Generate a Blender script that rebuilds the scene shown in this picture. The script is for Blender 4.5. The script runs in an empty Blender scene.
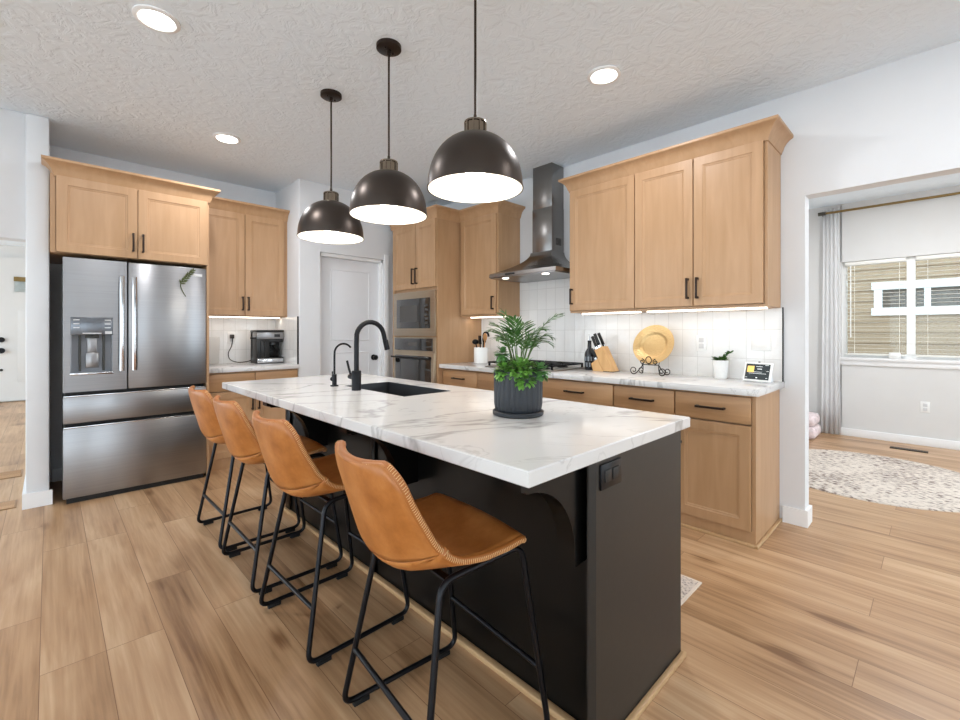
import bpy, bmesh, math, random
from mathutils import Vector, Matrix
from math import pi, sin, cos, radians, sqrt
random.seed(7)
S = bpy.context.scene
COL = S.collection

# ------------------------------------------------------------------ camera, world, exposure
YAW = 0.8014                      # forward direction measured from +X towards +Y
cd = bpy.data.cameras.new('camera')
cd.sensor_width = 36.0
cd.lens = 445.0 / 960.0 * 36.0
cd.shift_y = -28.0 / 960.0
cd.clip_start = 0.05
cam = bpy.data.objects.new('camera', cd)
COL.objects.link(cam)
cam.location = (0, 0, 1.237)
cam.rotation_euler = (pi / 2, 0, YAW - pi / 2)
S.camera = cam

W = bpy.data.worlds.new('daylight')
S.world = W
W.use_nodes = True
bgn = W.node_tree.nodes['Background']
bgn.inputs['Color'].default_value = (0.80, 0.915, 1.0, 1)
bgn.inputs['Strength'].default_value = 3.2

S.view_settings.view_transform = 'Standard'
S.view_settings.look = 'None'
S.view_settings.gamma = 1.0
S.view_settings.use_curve_mapping = False
S.view_settings.exposure = 0.52

CAN_POWER = 8.5
PENDANT_POWER = 2.2
STRIP_POWER = 0.24

# ------------------------------------------------------------------ materials
def lin(h):
    h = h.lstrip('#')
    out = []
    for i in (0, 2, 4):
        c = int(h[i:i + 2], 16) / 255.0
        out.append(c / 12.92 if c <= 0.04045 else ((c + 0.055) / 1.055) ** 2.4)
    return (out[0], out[1], out[2], 1.0)

class NM:
    def __init__(s, name):
        s.m = bpy.data.materials.new(name)
        s.m.use_nodes = True
        s.t = s.m.node_tree
        s.b = s.t.nodes['Principled BSDF']
    def n(s, kind, **kw):
        nd = s.t.nodes.new(kind)
        for k, v in kw.items():
            if k.startswith('i_'):
                nd.inputs[k[2:].replace('_', ' ')].default_value = v
            else:
                setattr(nd, k, v)
        return nd
    def l(s, a, b):
        s.t.links.new(a, b)
    def coords(s, scale=(1, 1, 1), rot=(0, 0, 0), loc=(0, 0, 0)):
        tc = s.n('ShaderNodeTexCoord')
        mp = s.n('ShaderNodeMapping')
        mp.inputs['Scale'].default_value = scale
        mp.inputs['Rotation'].default_value = rot
        mp.inputs['Location'].default_value = loc
        s.l(tc.outputs['Object'], mp.inputs['Vector'])
        return mp.outputs['Vector']
    def ramp(s, src, stops):
        r = s.n('ShaderNodeValToRGB')
        e = r.color_ramp.elements
        while len(e) < len(stops):
            e.new(0.5)
        for i, (p, c) in enumerate(stops):
            e[i].position = p
            e[i].color = c if len(c) == 4 else (*c, 1)
        s.l(src, r.inputs['Fac'])
        return r.outputs['Color']
    def bump(s, src, strength, dist=0.01):
        b = s.n('ShaderNodeBump')
        b.inputs['Strength'].default_value = strength
        b.inputs['Distance'].default_value = dist
        s.l(src, b.inputs['Height'])
        s.l(b.outputs['Normal'], s.b.inputs['Normal'])

def plain(name, hexc, rough=0.5, metal=0.0, var=0.06, vscale=6.0, emit=None, estr=0.0, coat=0.0):
    k = NM(name)
    c = lin(hexc)
    v = k.coords()
    nz = k.n('ShaderNodeTexNoise')
    nz.inputs['Scale'].default_value = vscale
    nz.inputs['Detail'].default_value = 3
    k.l(v, nz.inputs['Vector'])
    lo = tuple(x * (1 - var) for x in c[:3])
    hi = tuple(min(1, x * (1 + var)) for x in c[:3])
    k.l(k.ramp(nz.outputs['Fac'], [(0.3, lo), (0.7, hi)]), k.b.inputs['Base Color'])
    k.b.inputs['Roughness'].default_value = rough
    k.b.inputs['Metallic'].default_value = metal
    k.b.inputs['Coat Weight'].default_value = coat
    if emit:
        k.b.inputs['Emission Color'].default_value = lin(emit)
        k.b.inputs['Emission Strength'].default_value = estr
    return k.m

def wood(name, lo, hi, axis, rough=0.42, strength=1.0):
    """stained wood with the grain along one axis"""
    k = NM(name)
    sc = [9.0, 9.0, 9.0]
    sc['xyz'.index(axis)] = 0.9
    v = k.coords(scale=tuple(sc))
    n1 = k.n('ShaderNodeTexNoise')
    n1.inputs['Scale'].default_value = 2.2
    n1.inputs['Detail'].default_value = 6
    n1.inputs['Distortion'].default_value = 0.8
    k.l(v, n1.inputs['Vector'])
    v2 = k.coords(scale=tuple(3.2 if abs(q - 0.9) > 0.01 else 1.3 for q in sc))
    n2 = k.n('ShaderNodeTexNoise')
    n2.inputs['Scale'].default_value = 1.1
    n2.inputs['Detail'].default_value = 2
    k.l(v2, n2.inputs['Vector'])
    mx = k.n('ShaderNodeMath', operation='ADD')
    k.l(n1.outputs['Fac'], mx.inputs[0])
    k.l(n2.outputs['Fac'], mx.inputs[1])
    hf = k.n('ShaderNodeMath', operation='MULTIPLY')
    hf.inputs[1].default_value = 0.5
    k.l(mx.outputs[0], hf.inputs[0])
    k.l(k.ramp(hf.outputs[0], [(0.5 - 0.16 / strength, lin(lo)), (0.5 + 0.16 / strength, lin(hi))]), k.b.inputs['Base Color'])
    k.b.inputs['Roughness'].default_value = rough
    k.bump(n1.outputs['Fac'], 0.05, 0.002)
    return k.m

M = {}
M['wall'] = plain('wall paint', '#DDDEE0', 0.75, var=0.01)
M['grey_wall'] = plain('soft grey wall paint', '#DAD9D7', 0.75, var=0.01)
M['white'] = plain('white trim paint', '#F0F0F0', 0.4, var=0.01)
M['door_white'] = plain('white door paint', '#E4E5E8', 0.4, var=0.01)
M['plastic'] = plain('white plastic', '#F2F2F0', 0.35, var=0.01)
M['outline'] = plain('pale socket grey', '#D4D4D4', 0.4, var=0.01)  # grey of the outlet sockets and the display's rear body
M['wood_v'] = wood('maple cabinet stain', '#AE8861', '#BF9975', 'z')
M['wood_y'] = wood('maple drawer stain along wall', '#A98059', '#C69C72', 'y', strength=1.3)
M['wood_x'] = wood('maple drawer stain across', '#A98059', '#C69C72', 'x', strength=1.2)
M['shoe'] = wood('pale shoe moulding', '#B8946A', '#CDAA80', 'y')
M['shoe_x'] = wood('pale shoe moulding across', '#B8946A', '#CDAA80', 'x')
M['reveal'] = plain('dark cabinet reveal', '#4A3018', 0.7)
M['bronze'] = plain('oil rubbed bronze', '#352A24', 0.38, 0.7)
M['black'] = plain('matte black metal', '#17171A', 0.42, 0.6)
M['stool_metal'] = plain('black powder coated steel', '#15161B', 0.35, 0.55)
M['rubber'] = plain('black rubber', '#0E0E0E', 0.8)
M['island_black'] = plain('black island paint', '#060606', 0.3, var=0.15, vscale=30)
M['island_panel'] = plain('lit-tone black island paint', '#24211E', 0.42, var=0.1, vscale=40)  # black island paint lightened for the light falling on the near end
M['fridge_body'] = plain('dark fridge casing', '#33332F', 0.5)
M['gasket'] = plain('black gasket', '#0C0C0D', 0.5)
M['dark_glass'] = plain('dark oven glass', '#202020', 0.08, coat=1.0)
M['grey_glass'] = plain('grey oven window', '#4A4744', 0.12)
M['control'] = plain('slate control panel', '#70747A', 0.25, 0.6)
M['recess'] = plain('dispenser recess', '#8E9299', 0.4)
M['mark'] = plain('pale printed mark', '#D6D6D6', 0.4)
M['pot'] = plain('slate grey planter glaze', '#2B2E33', 0.55)
M['soil'] = plain('potting soil', '#2E2118', 0.95, var=0.4, vscale=60)
M['leaf'] = plain('palm leaf green', '#3B6426', 0.4, var=0.45, vscale=40)
M['leaf_light'] = plain('light leaf green', '#6C9E42', 0.45, var=0.5, vscale=70)
M['leaf_mid'] = plain('mid leaf green', '#5A8A4A', 0.5, var=0.3, vscale=30)
M['stem'] = plain('green stem', '#4E6B2E', 0.6)
M['sprig'] = plain('olive sprig green', '#4A5228', 0.6, var=0.3, vscale=40)
M['chrome'] = plain('polished steel', '#C8C8CA', 0.12, 1.0, var=0.02)
M['bamboo'] = wood('pale block wood', '#C99A62', '#E0B57F', 'z', 0.45)
M['iron'] = plain('wrought iron', '#1E1A18', 0.5, 0.6)
M['ceramic'] = plain('white glazed ceramic', '#F2F2F0', 0.2, var=0.01)
M['bottle'] = plain('dark bottle glass', '#26282C', 0.2)
M['bottle_mark'] = plain('pale bottle label print', '#7E858C', 0.4)
M['can_glow'] = plain('lit ceiling lens', '#FFFFFF', 0.4, emit='#FFFAF2', estr=7.0)
M['bulb'] = plain('lit bulb', '#FFFFFF', 0.4, emit='#FFF3DF', estr=10.0)
M['lining'] = plain('white lamp lining', '#F6F1E8', 0.5, var=0.01)
M['strip_glow'] = plain('lit cabinet strip', '#FFFFFF', 0.4, emit='#FFF0DC', estr=3.0)
M['hood_glow'] = plain('lit hood lamp', '#FFFFFF', 0.4, emit='#FFF6E8', estr=4.0)
M['screen'] = plain('lit screen', '#22282A', 0.2, emit='#262D30', estr=0.6)
M['screen_art'] = plain('lit screen tile', '#D8B060', 0.3, emit='#D8AE5C', estr=0.6)
M['screen_text'] = plain('lit screen lines', '#E0E0E0', 0.3, emit='#C8D0D4', estr=0.6)
M['pink'] = plain('pink white fabric', '#E0CFCF', 0.9, var=0.22, vscale=30)
M['siding'] = plain('tan house siding', '#98816A', 0.8, var=0.05)
M['ext_white'] = plain('white exterior trim', '#E8ECEF', 0.6)
M['ext_glass'] = plain('dark outside window pane', '#5A5048', 0.15)
M['blind'] = plain('white blind slat', '#EFEDE6', 0.5, var=0.01)
M['rod'] = plain('brass rod', '#8A7348', 0.35, 0.8)
M['finial'] = plain('dark rod end', '#5A564E', 0.35, 0.8)
M['register'] = plain('brown floor register', '#3A2A1C', 0.5, 0.4)
M['vent_wood'] = wood('oak register', '#8A6642', '#9E7850', 'y')
M['cooker_steel'] = plain('cooktop steel', '#9A948C', 0.3, 0.9)
M['crust'] = plain('warm wooden utensil', '#B98552', 0.6)
M['glass_board'] = plain('frosted pale board', '#DAD8D4', 0.25)
M['coffee_black'] = plain('black appliance plastic', '#141414', 0.3)
M['cable'] = plain('dark cable', '#3A3430', 0.6)

M['island_black'].node_tree.nodes['Principled BSDF'].inputs['Specular IOR Level'].default_value = 0.3
def steel(name, hexc, rough, axis, aniso=0.0):
    k = NM(name)
    sc = [260.0, 260.0, 260.0]
    sc['xyz'.index(axis)] = 2.0
    v = k.coords(scale=tuple(sc))
    nz = k.n('ShaderNodeTexNoise')
    nz.inputs['Scale'].default_value = 1.0
    nz.inputs['Detail'].default_value = 2
    k.l(v, nz.inputs['Vector'])
    c = lin(hexc)
    k.l(k.ramp(nz.outputs['Fac'], [(0.3, tuple(x * 0.93 for x in c[:3])), (0.7, tuple(x * 1.05 for x in c[:3]))]), k.b.inputs['Base Color'])
    k.b.inputs['Metallic'].default_value = 1.0
    k.b.inputs['Roughness'].default_value = rough
    if aniso:
        k.b.inputs['Anisotropic'].default_value = aniso
        tg = k.n('ShaderNodeTangent', direction_type='RADIAL', axis='Z')
        k.b.inputs['Anisotropic Rotation'].default_value = 0.25
        k.l(tg.outputs[0], k.b.inputs['Tangent'])
    return k.m
M['steel'] = steel('brushed stainless steel', '#9C9C9E', 0.30, 'x', 0.75)
M['steel_y'] = steel('brushed hood steel', '#8E8C8A', 0.26, 'z')
M['steel_warm'] = steel('warm appliance steel', '#B9A994', 0.3, 'y')
M['sink_steel'] = plain('dark sink steel', '#4E4F51', 0.35, 0.8)
M['shade'] = plain('dark bronze shade', '#4B433E', 0.36, 0.85, var=0.12, vscale=5)
M['shade_cap'] = plain('polished bronze cap', '#8A7F72', 0.1, 1.0)
M['gold'] = None

def leather():
    k = NM('tan leather')
    v = k.coords()
    n1 = k.n('ShaderNodeTexNoise')
    n1.inputs['Scale'].default_value = 9.0
    n1.inputs['Detail'].default_value = 5
    n1.inputs['Roughness'].default_value = 0.65
    k.l(v, n1.inputs['Vector'])
    k.l(k.ramp(n1.outputs['Fac'], [(0.25, lin('#98571F')), (0.5, lin('#B26F34')), (0.78, lin('#C8884C'))]), k.b.inputs['Base Color'])
    k.b.inputs['Roughness'].default_value = 0.4
    n2 = k.n('ShaderNodeTexNoise')
    n2.inputs['Scale'].default_value = 260.0
    n2.inputs['Detail'].default_value = 2
    k.l(v, n2.inputs['Vector'])
    k.bump(n2.outputs['Fac'], 0.08, 0.002)
    return k.m
M['leather'] = leather()
M['piping'] = plain('leather edge', '#A9652B', 0.5)
M['thread'] = plain('cream thread', '#DDB682', 0.7)

def gold():
    k = NM('hammered gold plate')
    v = k.coords()
    vo = k.n('ShaderNodeTexVoronoi')
    vo.inputs['Scale'].default_value = 70.0
    k.l(v, vo.inputs['Vector'])
    k.b.inputs['Base Color'].default_value = lin('#D9B882')
    k.b.inputs['Metallic'].default_value = 0.6
    k.b.inputs['Roughness'].default_value = 0.38
    k.bump(vo.outputs['Distance'], 0.5, 0.004)
    return k.m
M['gold'] = gold()

def quartz():
    k = NM('white quartz with grey veins')
    v = k.coords(rot=(0, 0, 0.55))
    def vein(scale, width, seed, dist):
        mp = k.n('ShaderNodeMapping')
        mp.inputs['Location'].default_value = (seed, seed * 0.7, 0)
        mp.inputs['Scale'].default_value = (1.0, 2.1, 1.0)
        k.l(v, mp.inputs['Vector'])
        nz = k.n('ShaderNodeTexNoise')
        nz.inputs['Scale'].default_value = scale
        nz.inputs['Detail'].default_value = 5
        nz.inputs['Roughness'].default_value = 0.55
        nz.inputs['Distortion'].default_value = dist
        k.l(mp.outputs['Vector'], nz.inputs['Vector'])
        a = k.n('ShaderNodeMath', operation='SUBTRACT')
        a.inputs[1].default_value = 0.5
        k.l(nz.outputs['Fac'], a.inputs[0])
        b = k.n('ShaderNodeMath', operation='ABSOLUTE')
        k.l(a.outputs[0], b.inputs[0])
        r = k.n('ShaderNodeMapRange')
        r.inputs['From Min'].default_value = 0.0
        r.inputs['From Max'].default_value = width
        r.inputs['To Min'].default_value = 1.0
        r.inputs['To Max'].default_value = 0.0
        k.l(b.outputs[0], r.inputs['Value'])
        return r.outputs['Result']
    v1 = vein(0.9, 0.022, 3.1, 0.7)
    v2 = vein(2.2, 0.014, 8.4, 0.9)
    ms = k.n('ShaderNodeTexNoise')
    ms.inputs['Scale'].default_value = 2.0
    k.l(v, ms.inputs['Vector'])
    mk = k.n('ShaderNodeMapRange')
    mk.inputs['From Min'].default_value = 0.42
    mk.inputs['From Max'].default_value = 0.62
    k.l(ms.outputs['Fac'], mk.inputs['Value'])
    m2 = k.n('ShaderNodeMath', operation='MULTIPLY')
    k.l(v2, m2.inputs[0]); k.l(mk.outputs['Result'], m2.inputs[1])
    m3 = k.n('ShaderNodeMath', operation='MULTIPLY')
    m3.inputs[1].default_value = 0.35
    k.l(m2.outputs[0], m3.inputs[0])
    m1 = k.n('ShaderNodeMath', operation='MULTIPLY')
    k.l(v1, m1.inputs[0])
    m1.inputs[1].default_value = 0.62
    mx = k.n('ShaderNodeMath', operation='MAXIMUM')
    k.l(m1.outputs[0], mx.inputs[0]); k.l(m3.outputs[0], mx.inputs[1])
    k.l(k.ramp(mx.outputs[0], [(0.0, lin('#DDDCDB')), (1.0, lin('#93918F'))]), k.b.inputs['Base Color'])
    k.b.inputs['Roughness'].default_value = 0.14
    return k.m
M['quartz'] = quartz()

def planks():
    k = NM('oak plank floor')
    v = k.coords(rot=(0, 0, pi / 2))
    br = k.n('ShaderNodeTexBrick')
    br.offset = 0.37
    br.offset_frequency = 3
    br.inputs['Scale'].default_value = 1.0
    br.inputs['Brick Width'].default_value = 1.25
    br.inputs['Row Height'].default_value = 0.185
    br.inputs['Mortar Size'].default_value = 0.0013
    br.inputs['Mortar Smooth'].default_value = 0.3
    br.inputs['Color1'].default_value = (0.25, 0.25, 0.25, 1)
    br.inputs['Color2'].default_value = (0.75, 0.75, 0.75, 1)
    br.inputs['Mortar'].default_value = (0.5, 0.5, 0.5, 1)
    k.l(v, br.inputs['Vector'])
    # grain, shifted per plank
    tc = k.coords(scale=(14, 0.7, 1))
    off = k.n('ShaderNodeVectorMath', operation='MULTIPLY_ADD')
    off.inputs[1].default_value = (37.0, 19.0, 11.0)
    k.l(br.outputs['Color'], off.inputs[0]); k.l(tc, off.inputs[2])
    g1 = k.n('ShaderNodeTexNoise')
    g1.inputs['Scale'].default_value = 1.6
    g1.inputs['Detail'].default_value = 7
    g1.inputs['Roughness'].default_value = 0.6
    g1.inputs['Distortion'].default_value = 1.0
    k.l(off.outputs[0], g1.inputs['Vector'])
    tc2 = k.coords(scale=(3.5, 0.6, 1))
    off2 = k.n('ShaderNodeVectorMath', operation='MULTIPLY_ADD')
    off2.inputs[1].default_value = (13.0, 29.0, 5.0)
    k.l(br.outputs['Color'], off2.inputs[0]); k.l(tc2, off2.inputs[2])
    g2 = k.n('ShaderNodeTexNoise')
    g2.inputs['Scale'].default_value = 1.3
    g2.inputs['Detail'].default_value = 3
    g2.inputs['Distortion'].default_value = 0.6
    k.l(off2.outputs[0], g2.inputs['Vector'])
    a1 = k.n('ShaderNodeMath', operation='MULTIPLY_ADD')
    a1.inputs[1].default_value = 0.34
    k.l(g1.outputs['Fac'], a1.inputs[0])
    a2 = k.n('ShaderNodeMath', operation='MULTIPLY_ADD')
    a2.inputs[1].default_value = 0.53
    k.l(g2.outputs['Fac'], a2.inputs[0])
    a3 = k.n('ShaderNodeMath', operation='MULTIPLY')
    a3.inputs[1].default_value = 0.14
    sep = k.n('ShaderNodeSeparateColor')
    k.l(br.outputs['Color'], sep.inputs[0])
    k.l(sep.outputs[0], a3.inputs[0])
    k.l(a3.outputs[0], a2.inputs[2])
    k.l(a2.outputs[0], a1.inputs[2])
    # fine pores and a few knots
    tc3 = k.coords(scale=(75, 2.2, 1))
    off3 = k.n('ShaderNodeVectorMath', operation='MULTIPLY_ADD')
    off3.inputs[1].default_value = (53.0, 17.0, 3.0)
    k.l(br.outputs['Color'], off3.inputs[0]); k.l(tc3, off3.inputs[2])
    g3 = k.n('ShaderNodeTexNoise')
    g3.inputs['Scale'].default_value = 1.0
    g3.inputs['Detail'].default_value = 3
    k.l(off3.outputs[0], g3.inputs['Vector'])
    a4 = k.n('ShaderNodeMath', operation='MULTIPLY_ADD')
    a4.inputs[1].default_value = 0.16
    k.l(g3.outputs['Fac'], a4.inputs[0])
    a5 = k.n('ShaderNodeMath', operation='SUBTRACT')
    a5.inputs[1].default_value = 0.08
    k.l(a1.outputs[0], a5.inputs[0]); k.l(a5.outputs[0], a4.inputs[2])
    tc4 = k.coords(scale=(4.2, 1.5, 1))
    kn = k.n('ShaderNodeTexVoronoi')
    kn.inputs['Scale'].default_value = 1.0
    dis = k.n('ShaderNodeVectorMath', operation='MULTIPLY_ADD')
    dis.inputs[1].default_value = (0.09, 0.09, 0.0)
    k.l(g1.outputs['Color'], dis.inputs[0]); k.l(tc4, dis.inputs[2])
    k.l(dis.outputs[0], kn.inputs['Vector'])
    kr = k.n('ShaderNodeMapRange')
    kr.inputs['From Min'].default_value = 0.03
    kr.inputs['From Max'].default_value = 0.17
    kr.inputs['To Min'].default_value = -0.16
    kr.inputs['To Max'].default_value = 0.0
    k.l(kn.outputs['Distance'], kr.inputs['Value'])
    a6 = k.n('ShaderNodeMath', operation='ADD')
    k.l(a4.outputs[0], a6.inputs[0]); k.l(kr.outputs['Result'], a6.inputs[1])
    col = k.ramp(a6.outputs[0], [(0.33, lin('#7F5A3A')), (0.46, lin('#B08A65')), (0.54, lin('#BF9A75')), (0.66, lin('#D2B28E'))])
    mixn = k.n('ShaderNodeMixRGB')
    mixn.inputs['Color2'].default_value = lin('#7A5636')
    k.l(br.outputs['Fac'], mixn.inputs['Fac'])
    k.l(col, mixn.inputs['Color1'])
    k.l(mixn.outputs[0], k.b.inputs['Base Color'])
    k.b.inputs['Roughness'].default_value = 0.36
    k.bump(g1.outputs['Fac'], 0.05, 0.003)
    return k.m
M['floor'] = planks()

def knockdown():
    k = NM('knockdown ceiling texture')
    v = k.coords()
    n1 = k.n('ShaderNodeTexNoise')
    n1.inputs['Scale'].default_value = 10.0
    n1.inputs['Detail'].default_value = 4
    n1.inputs['Roughness'].default_value = 0.55
    n1.inputs['Distortion'].default_value = 1.6
    k.l(v, n1.inputs['Vector'])
    c = k.ramp(n1.outputs['Fac'], [(0.42, (0, 0, 0)), (0.58, (1, 1, 1))])
    k.b.inputs['Base Color'].default_value = lin('#EBF4FC')
    k.b.inputs['Roughness'].default_value = 0.85
    k.bump(c, 0.26, 0.014)
    return k.m
M['ceiling'] = knockdown()

def tiles(name, axis):
    k = NM(name)
    tc = k.n('ShaderNodeTexCoord')
    sp = k.n('ShaderNodeSeparateXYZ')
    k.l(tc.outputs['Object'], sp.inputs[0])
    cb = k.n('ShaderNodeCombineXYZ')
    k.l(sp.outputs[axis], cb.inputs[0])
    k.l(sp.outputs['Z'], cb.inputs[1])
    br = k.n('ShaderNodeTexBrick')
    br.offset = 0.0
    br.inputs['Scale'].default_value = 1.0
    br.inputs['Brick Width'].default_value = 0.107
    br.inputs['Row Height'].default_value = 0.2
    br.inputs['Mortar Size'].default_value = 0.0025
    br.inputs['Mortar Smooth'].default_value = 0.4
    br.inputs['Color1'].default_value = lin('#EFEEEC')
    br.inputs['Color2'].default_value = lin('#E6E5E3')
    br.inputs['Mortar'].default_value = lin('#D9D8D5')
    mp = k.n('ShaderNodeMapping')
    mp.inputs['Location'].default_value = (0.0, 0.06, 0)
    k.l(cb.outputs[0], mp.inputs['Vector'])
    k.l(mp.outputs[0], br.inputs['Vector'])
    k.l(br.outputs['Color'], k.b.inputs['Base Color'])
    k.b.inputs['Roughness'].default_value = 0.08
    nz = k.n('ShaderNodeTexNoise')
    nz.inputs['Scale'].default_value = 16.0
    nz.inputs['Detail'].default_value = 2
    k.l(tc.outputs['Object'], nz.inputs['Vector'])
    ad = k.n('ShaderNodeMath', operation='MULTIPLY_ADD')
    ad.inputs[1].default_value = -0.8
    k.l(br.outputs['Fac'], ad.inputs[0])
    k.l(nz.outputs['Fac'], ad.inputs[2])
    k.bump(ad.outputs[0], 0.35, 0.01)
    return k.m
M['tile_y'] = tiles('glazed white wall tile', 'Y')
M['tile_x'] = tiles('glazed white nook tile', 'X')

def woven_rug():
    k = NM('cream flecked woven rug')
    v = k.coords(scale=(60, 22, 1))
    n1 = k.n('ShaderNodeTexNoise')
    n1.inputs['Scale'].default_value = 1.0
    n1.inputs['Detail'].default_value = 3
    k.l(v, n1.inputs['Vector'])
    v2 = k.coords(scale=(2.2, 2.2, 1))
    n2 = k.n('ShaderNodeTexNoise')
    n2.inputs['Scale'].default_value = 1.0
    k.l(v2, n2.inputs['Vector'])
    ad = k.n('ShaderNodeMath', operation='MULTIPLY_ADD')
    ad.inputs[1].default_value = 0.35
    k.l(n2.outputs['Fac'], ad.inputs[0]); k.l(n1.outputs['Fac'], ad.inputs[2])
    k.l(k.ramp(ad.outputs[0], [(0.0, lin('#DDD3C8')), (0.68, lin('#DDD2C6')), (0.76, lin('#A3938A')), (0.84, lin('#6E5E56'))]), k.b.inputs['Base Color'])
    k.b.inputs['Roughness'].default_value = 0.95
    k.bump(n1.outputs['Fac'], 0.4, 0.01)
    return k.m
M['rug'] = woven_rug()

def runner_pattern():
    k = NM('faded patterned runner')
    v = k.coords(scale=(1, 1, 1))
    vo = k.n('ShaderNodeTexVoronoi')
    vo.inputs['Scale'].default_value = 80.0
    k.l(v, vo.inputs['Vector'])
    nz = k.n('ShaderNodeTexNoise')
    nz.inputs['Scale'].default_value = 60.0
    k.l(v, nz.inputs['Vector'])
    ad = k.n('ShaderNodeMath', operation='MULTIPLY')
    k.l(vo.outputs['Distance'], ad.inputs[0]); k.l(nz.outputs['Fac'], ad.inputs[1])
    k.l(k.ramp(ad.outputs[0], [(0.04, lin('#7C6E6C')), (0.16, lin('#B8ABA2')), (0.3, lin('#D2C4B8'))]), k.b.inputs['Base Color'])
    k.b.inputs['Roughness'].default_value = 0.95
    return k.m
M['runner'] = runner_pattern()
M['runner_edge'] = plain('cream runner border', '#DCCDBE', 0.95)

def sheer(name, hexc):
    k = NM(name)
    k.b.inputs['Base Color'].default_value = lin(hexc)
    k.b.inputs['Roughness'].default_value = 0.9
    v = k.coords(scale=(300, 300, 300))
    nz = k.n('ShaderNodeTexNoise')
    k.l(v, nz.inputs['Vector'])
    k.bump(nz.outputs['Fac'], 0.05, 0.001)
    tr = k.n('ShaderNodeBsdfTranslucent')
    tr.inputs['Color'].default_value = lin(hexc)
    mx = k.n('ShaderNodeMixShader')
    mx.inputs['Fac'].default_value = 0.5
    out = k.t.nodes['Material Output']
    k.l(k.b.outputs[0], mx.inputs[1]); k.l(tr.outputs[0], mx.inputs[2]); k.l(mx.outputs[0], out.inputs['Surface'])
    return k.m
M['curtain'] = sheer('white curtain cloth', '#FAFAFA')

def glass(name, tint):
    k = NM(name)
    out = k.t.nodes['Material Output']
    tr = k.n('ShaderNodeBsdfTransparent')
    tr.inputs['Color'].default_value = lin(tint)
    gl = k.n('ShaderNodeBsdfGlossy')
    gl.inputs['Roughness'].default_value = 0.02
    fr = k.n('ShaderNodeFresnel')
    fr.inputs['IOR'].default_value = 1.3
    mx = k.n('ShaderNodeMixShader')
    k.l(fr.outputs[0], mx.inputs['Fac']); k.l(tr.outputs[0], mx.inputs[1]); k.l(gl.outputs[0], mx.inputs[2])
    k.l(mx.outputs[0], out.inputs['Surface'])
    return k.m
M['pane'] = glass('clear window glass', '#F4FAFA')
M['carafe'] = glass('clear carafe glass', '#9A9C9E')

# ------------------------------------------------------------------ mesh helpers
def origin_of(o):
    p = Vector((0, 0, 0))
    while o is not None:
        p += Vector(o.location)
        o = o.parent
    return p

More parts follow.
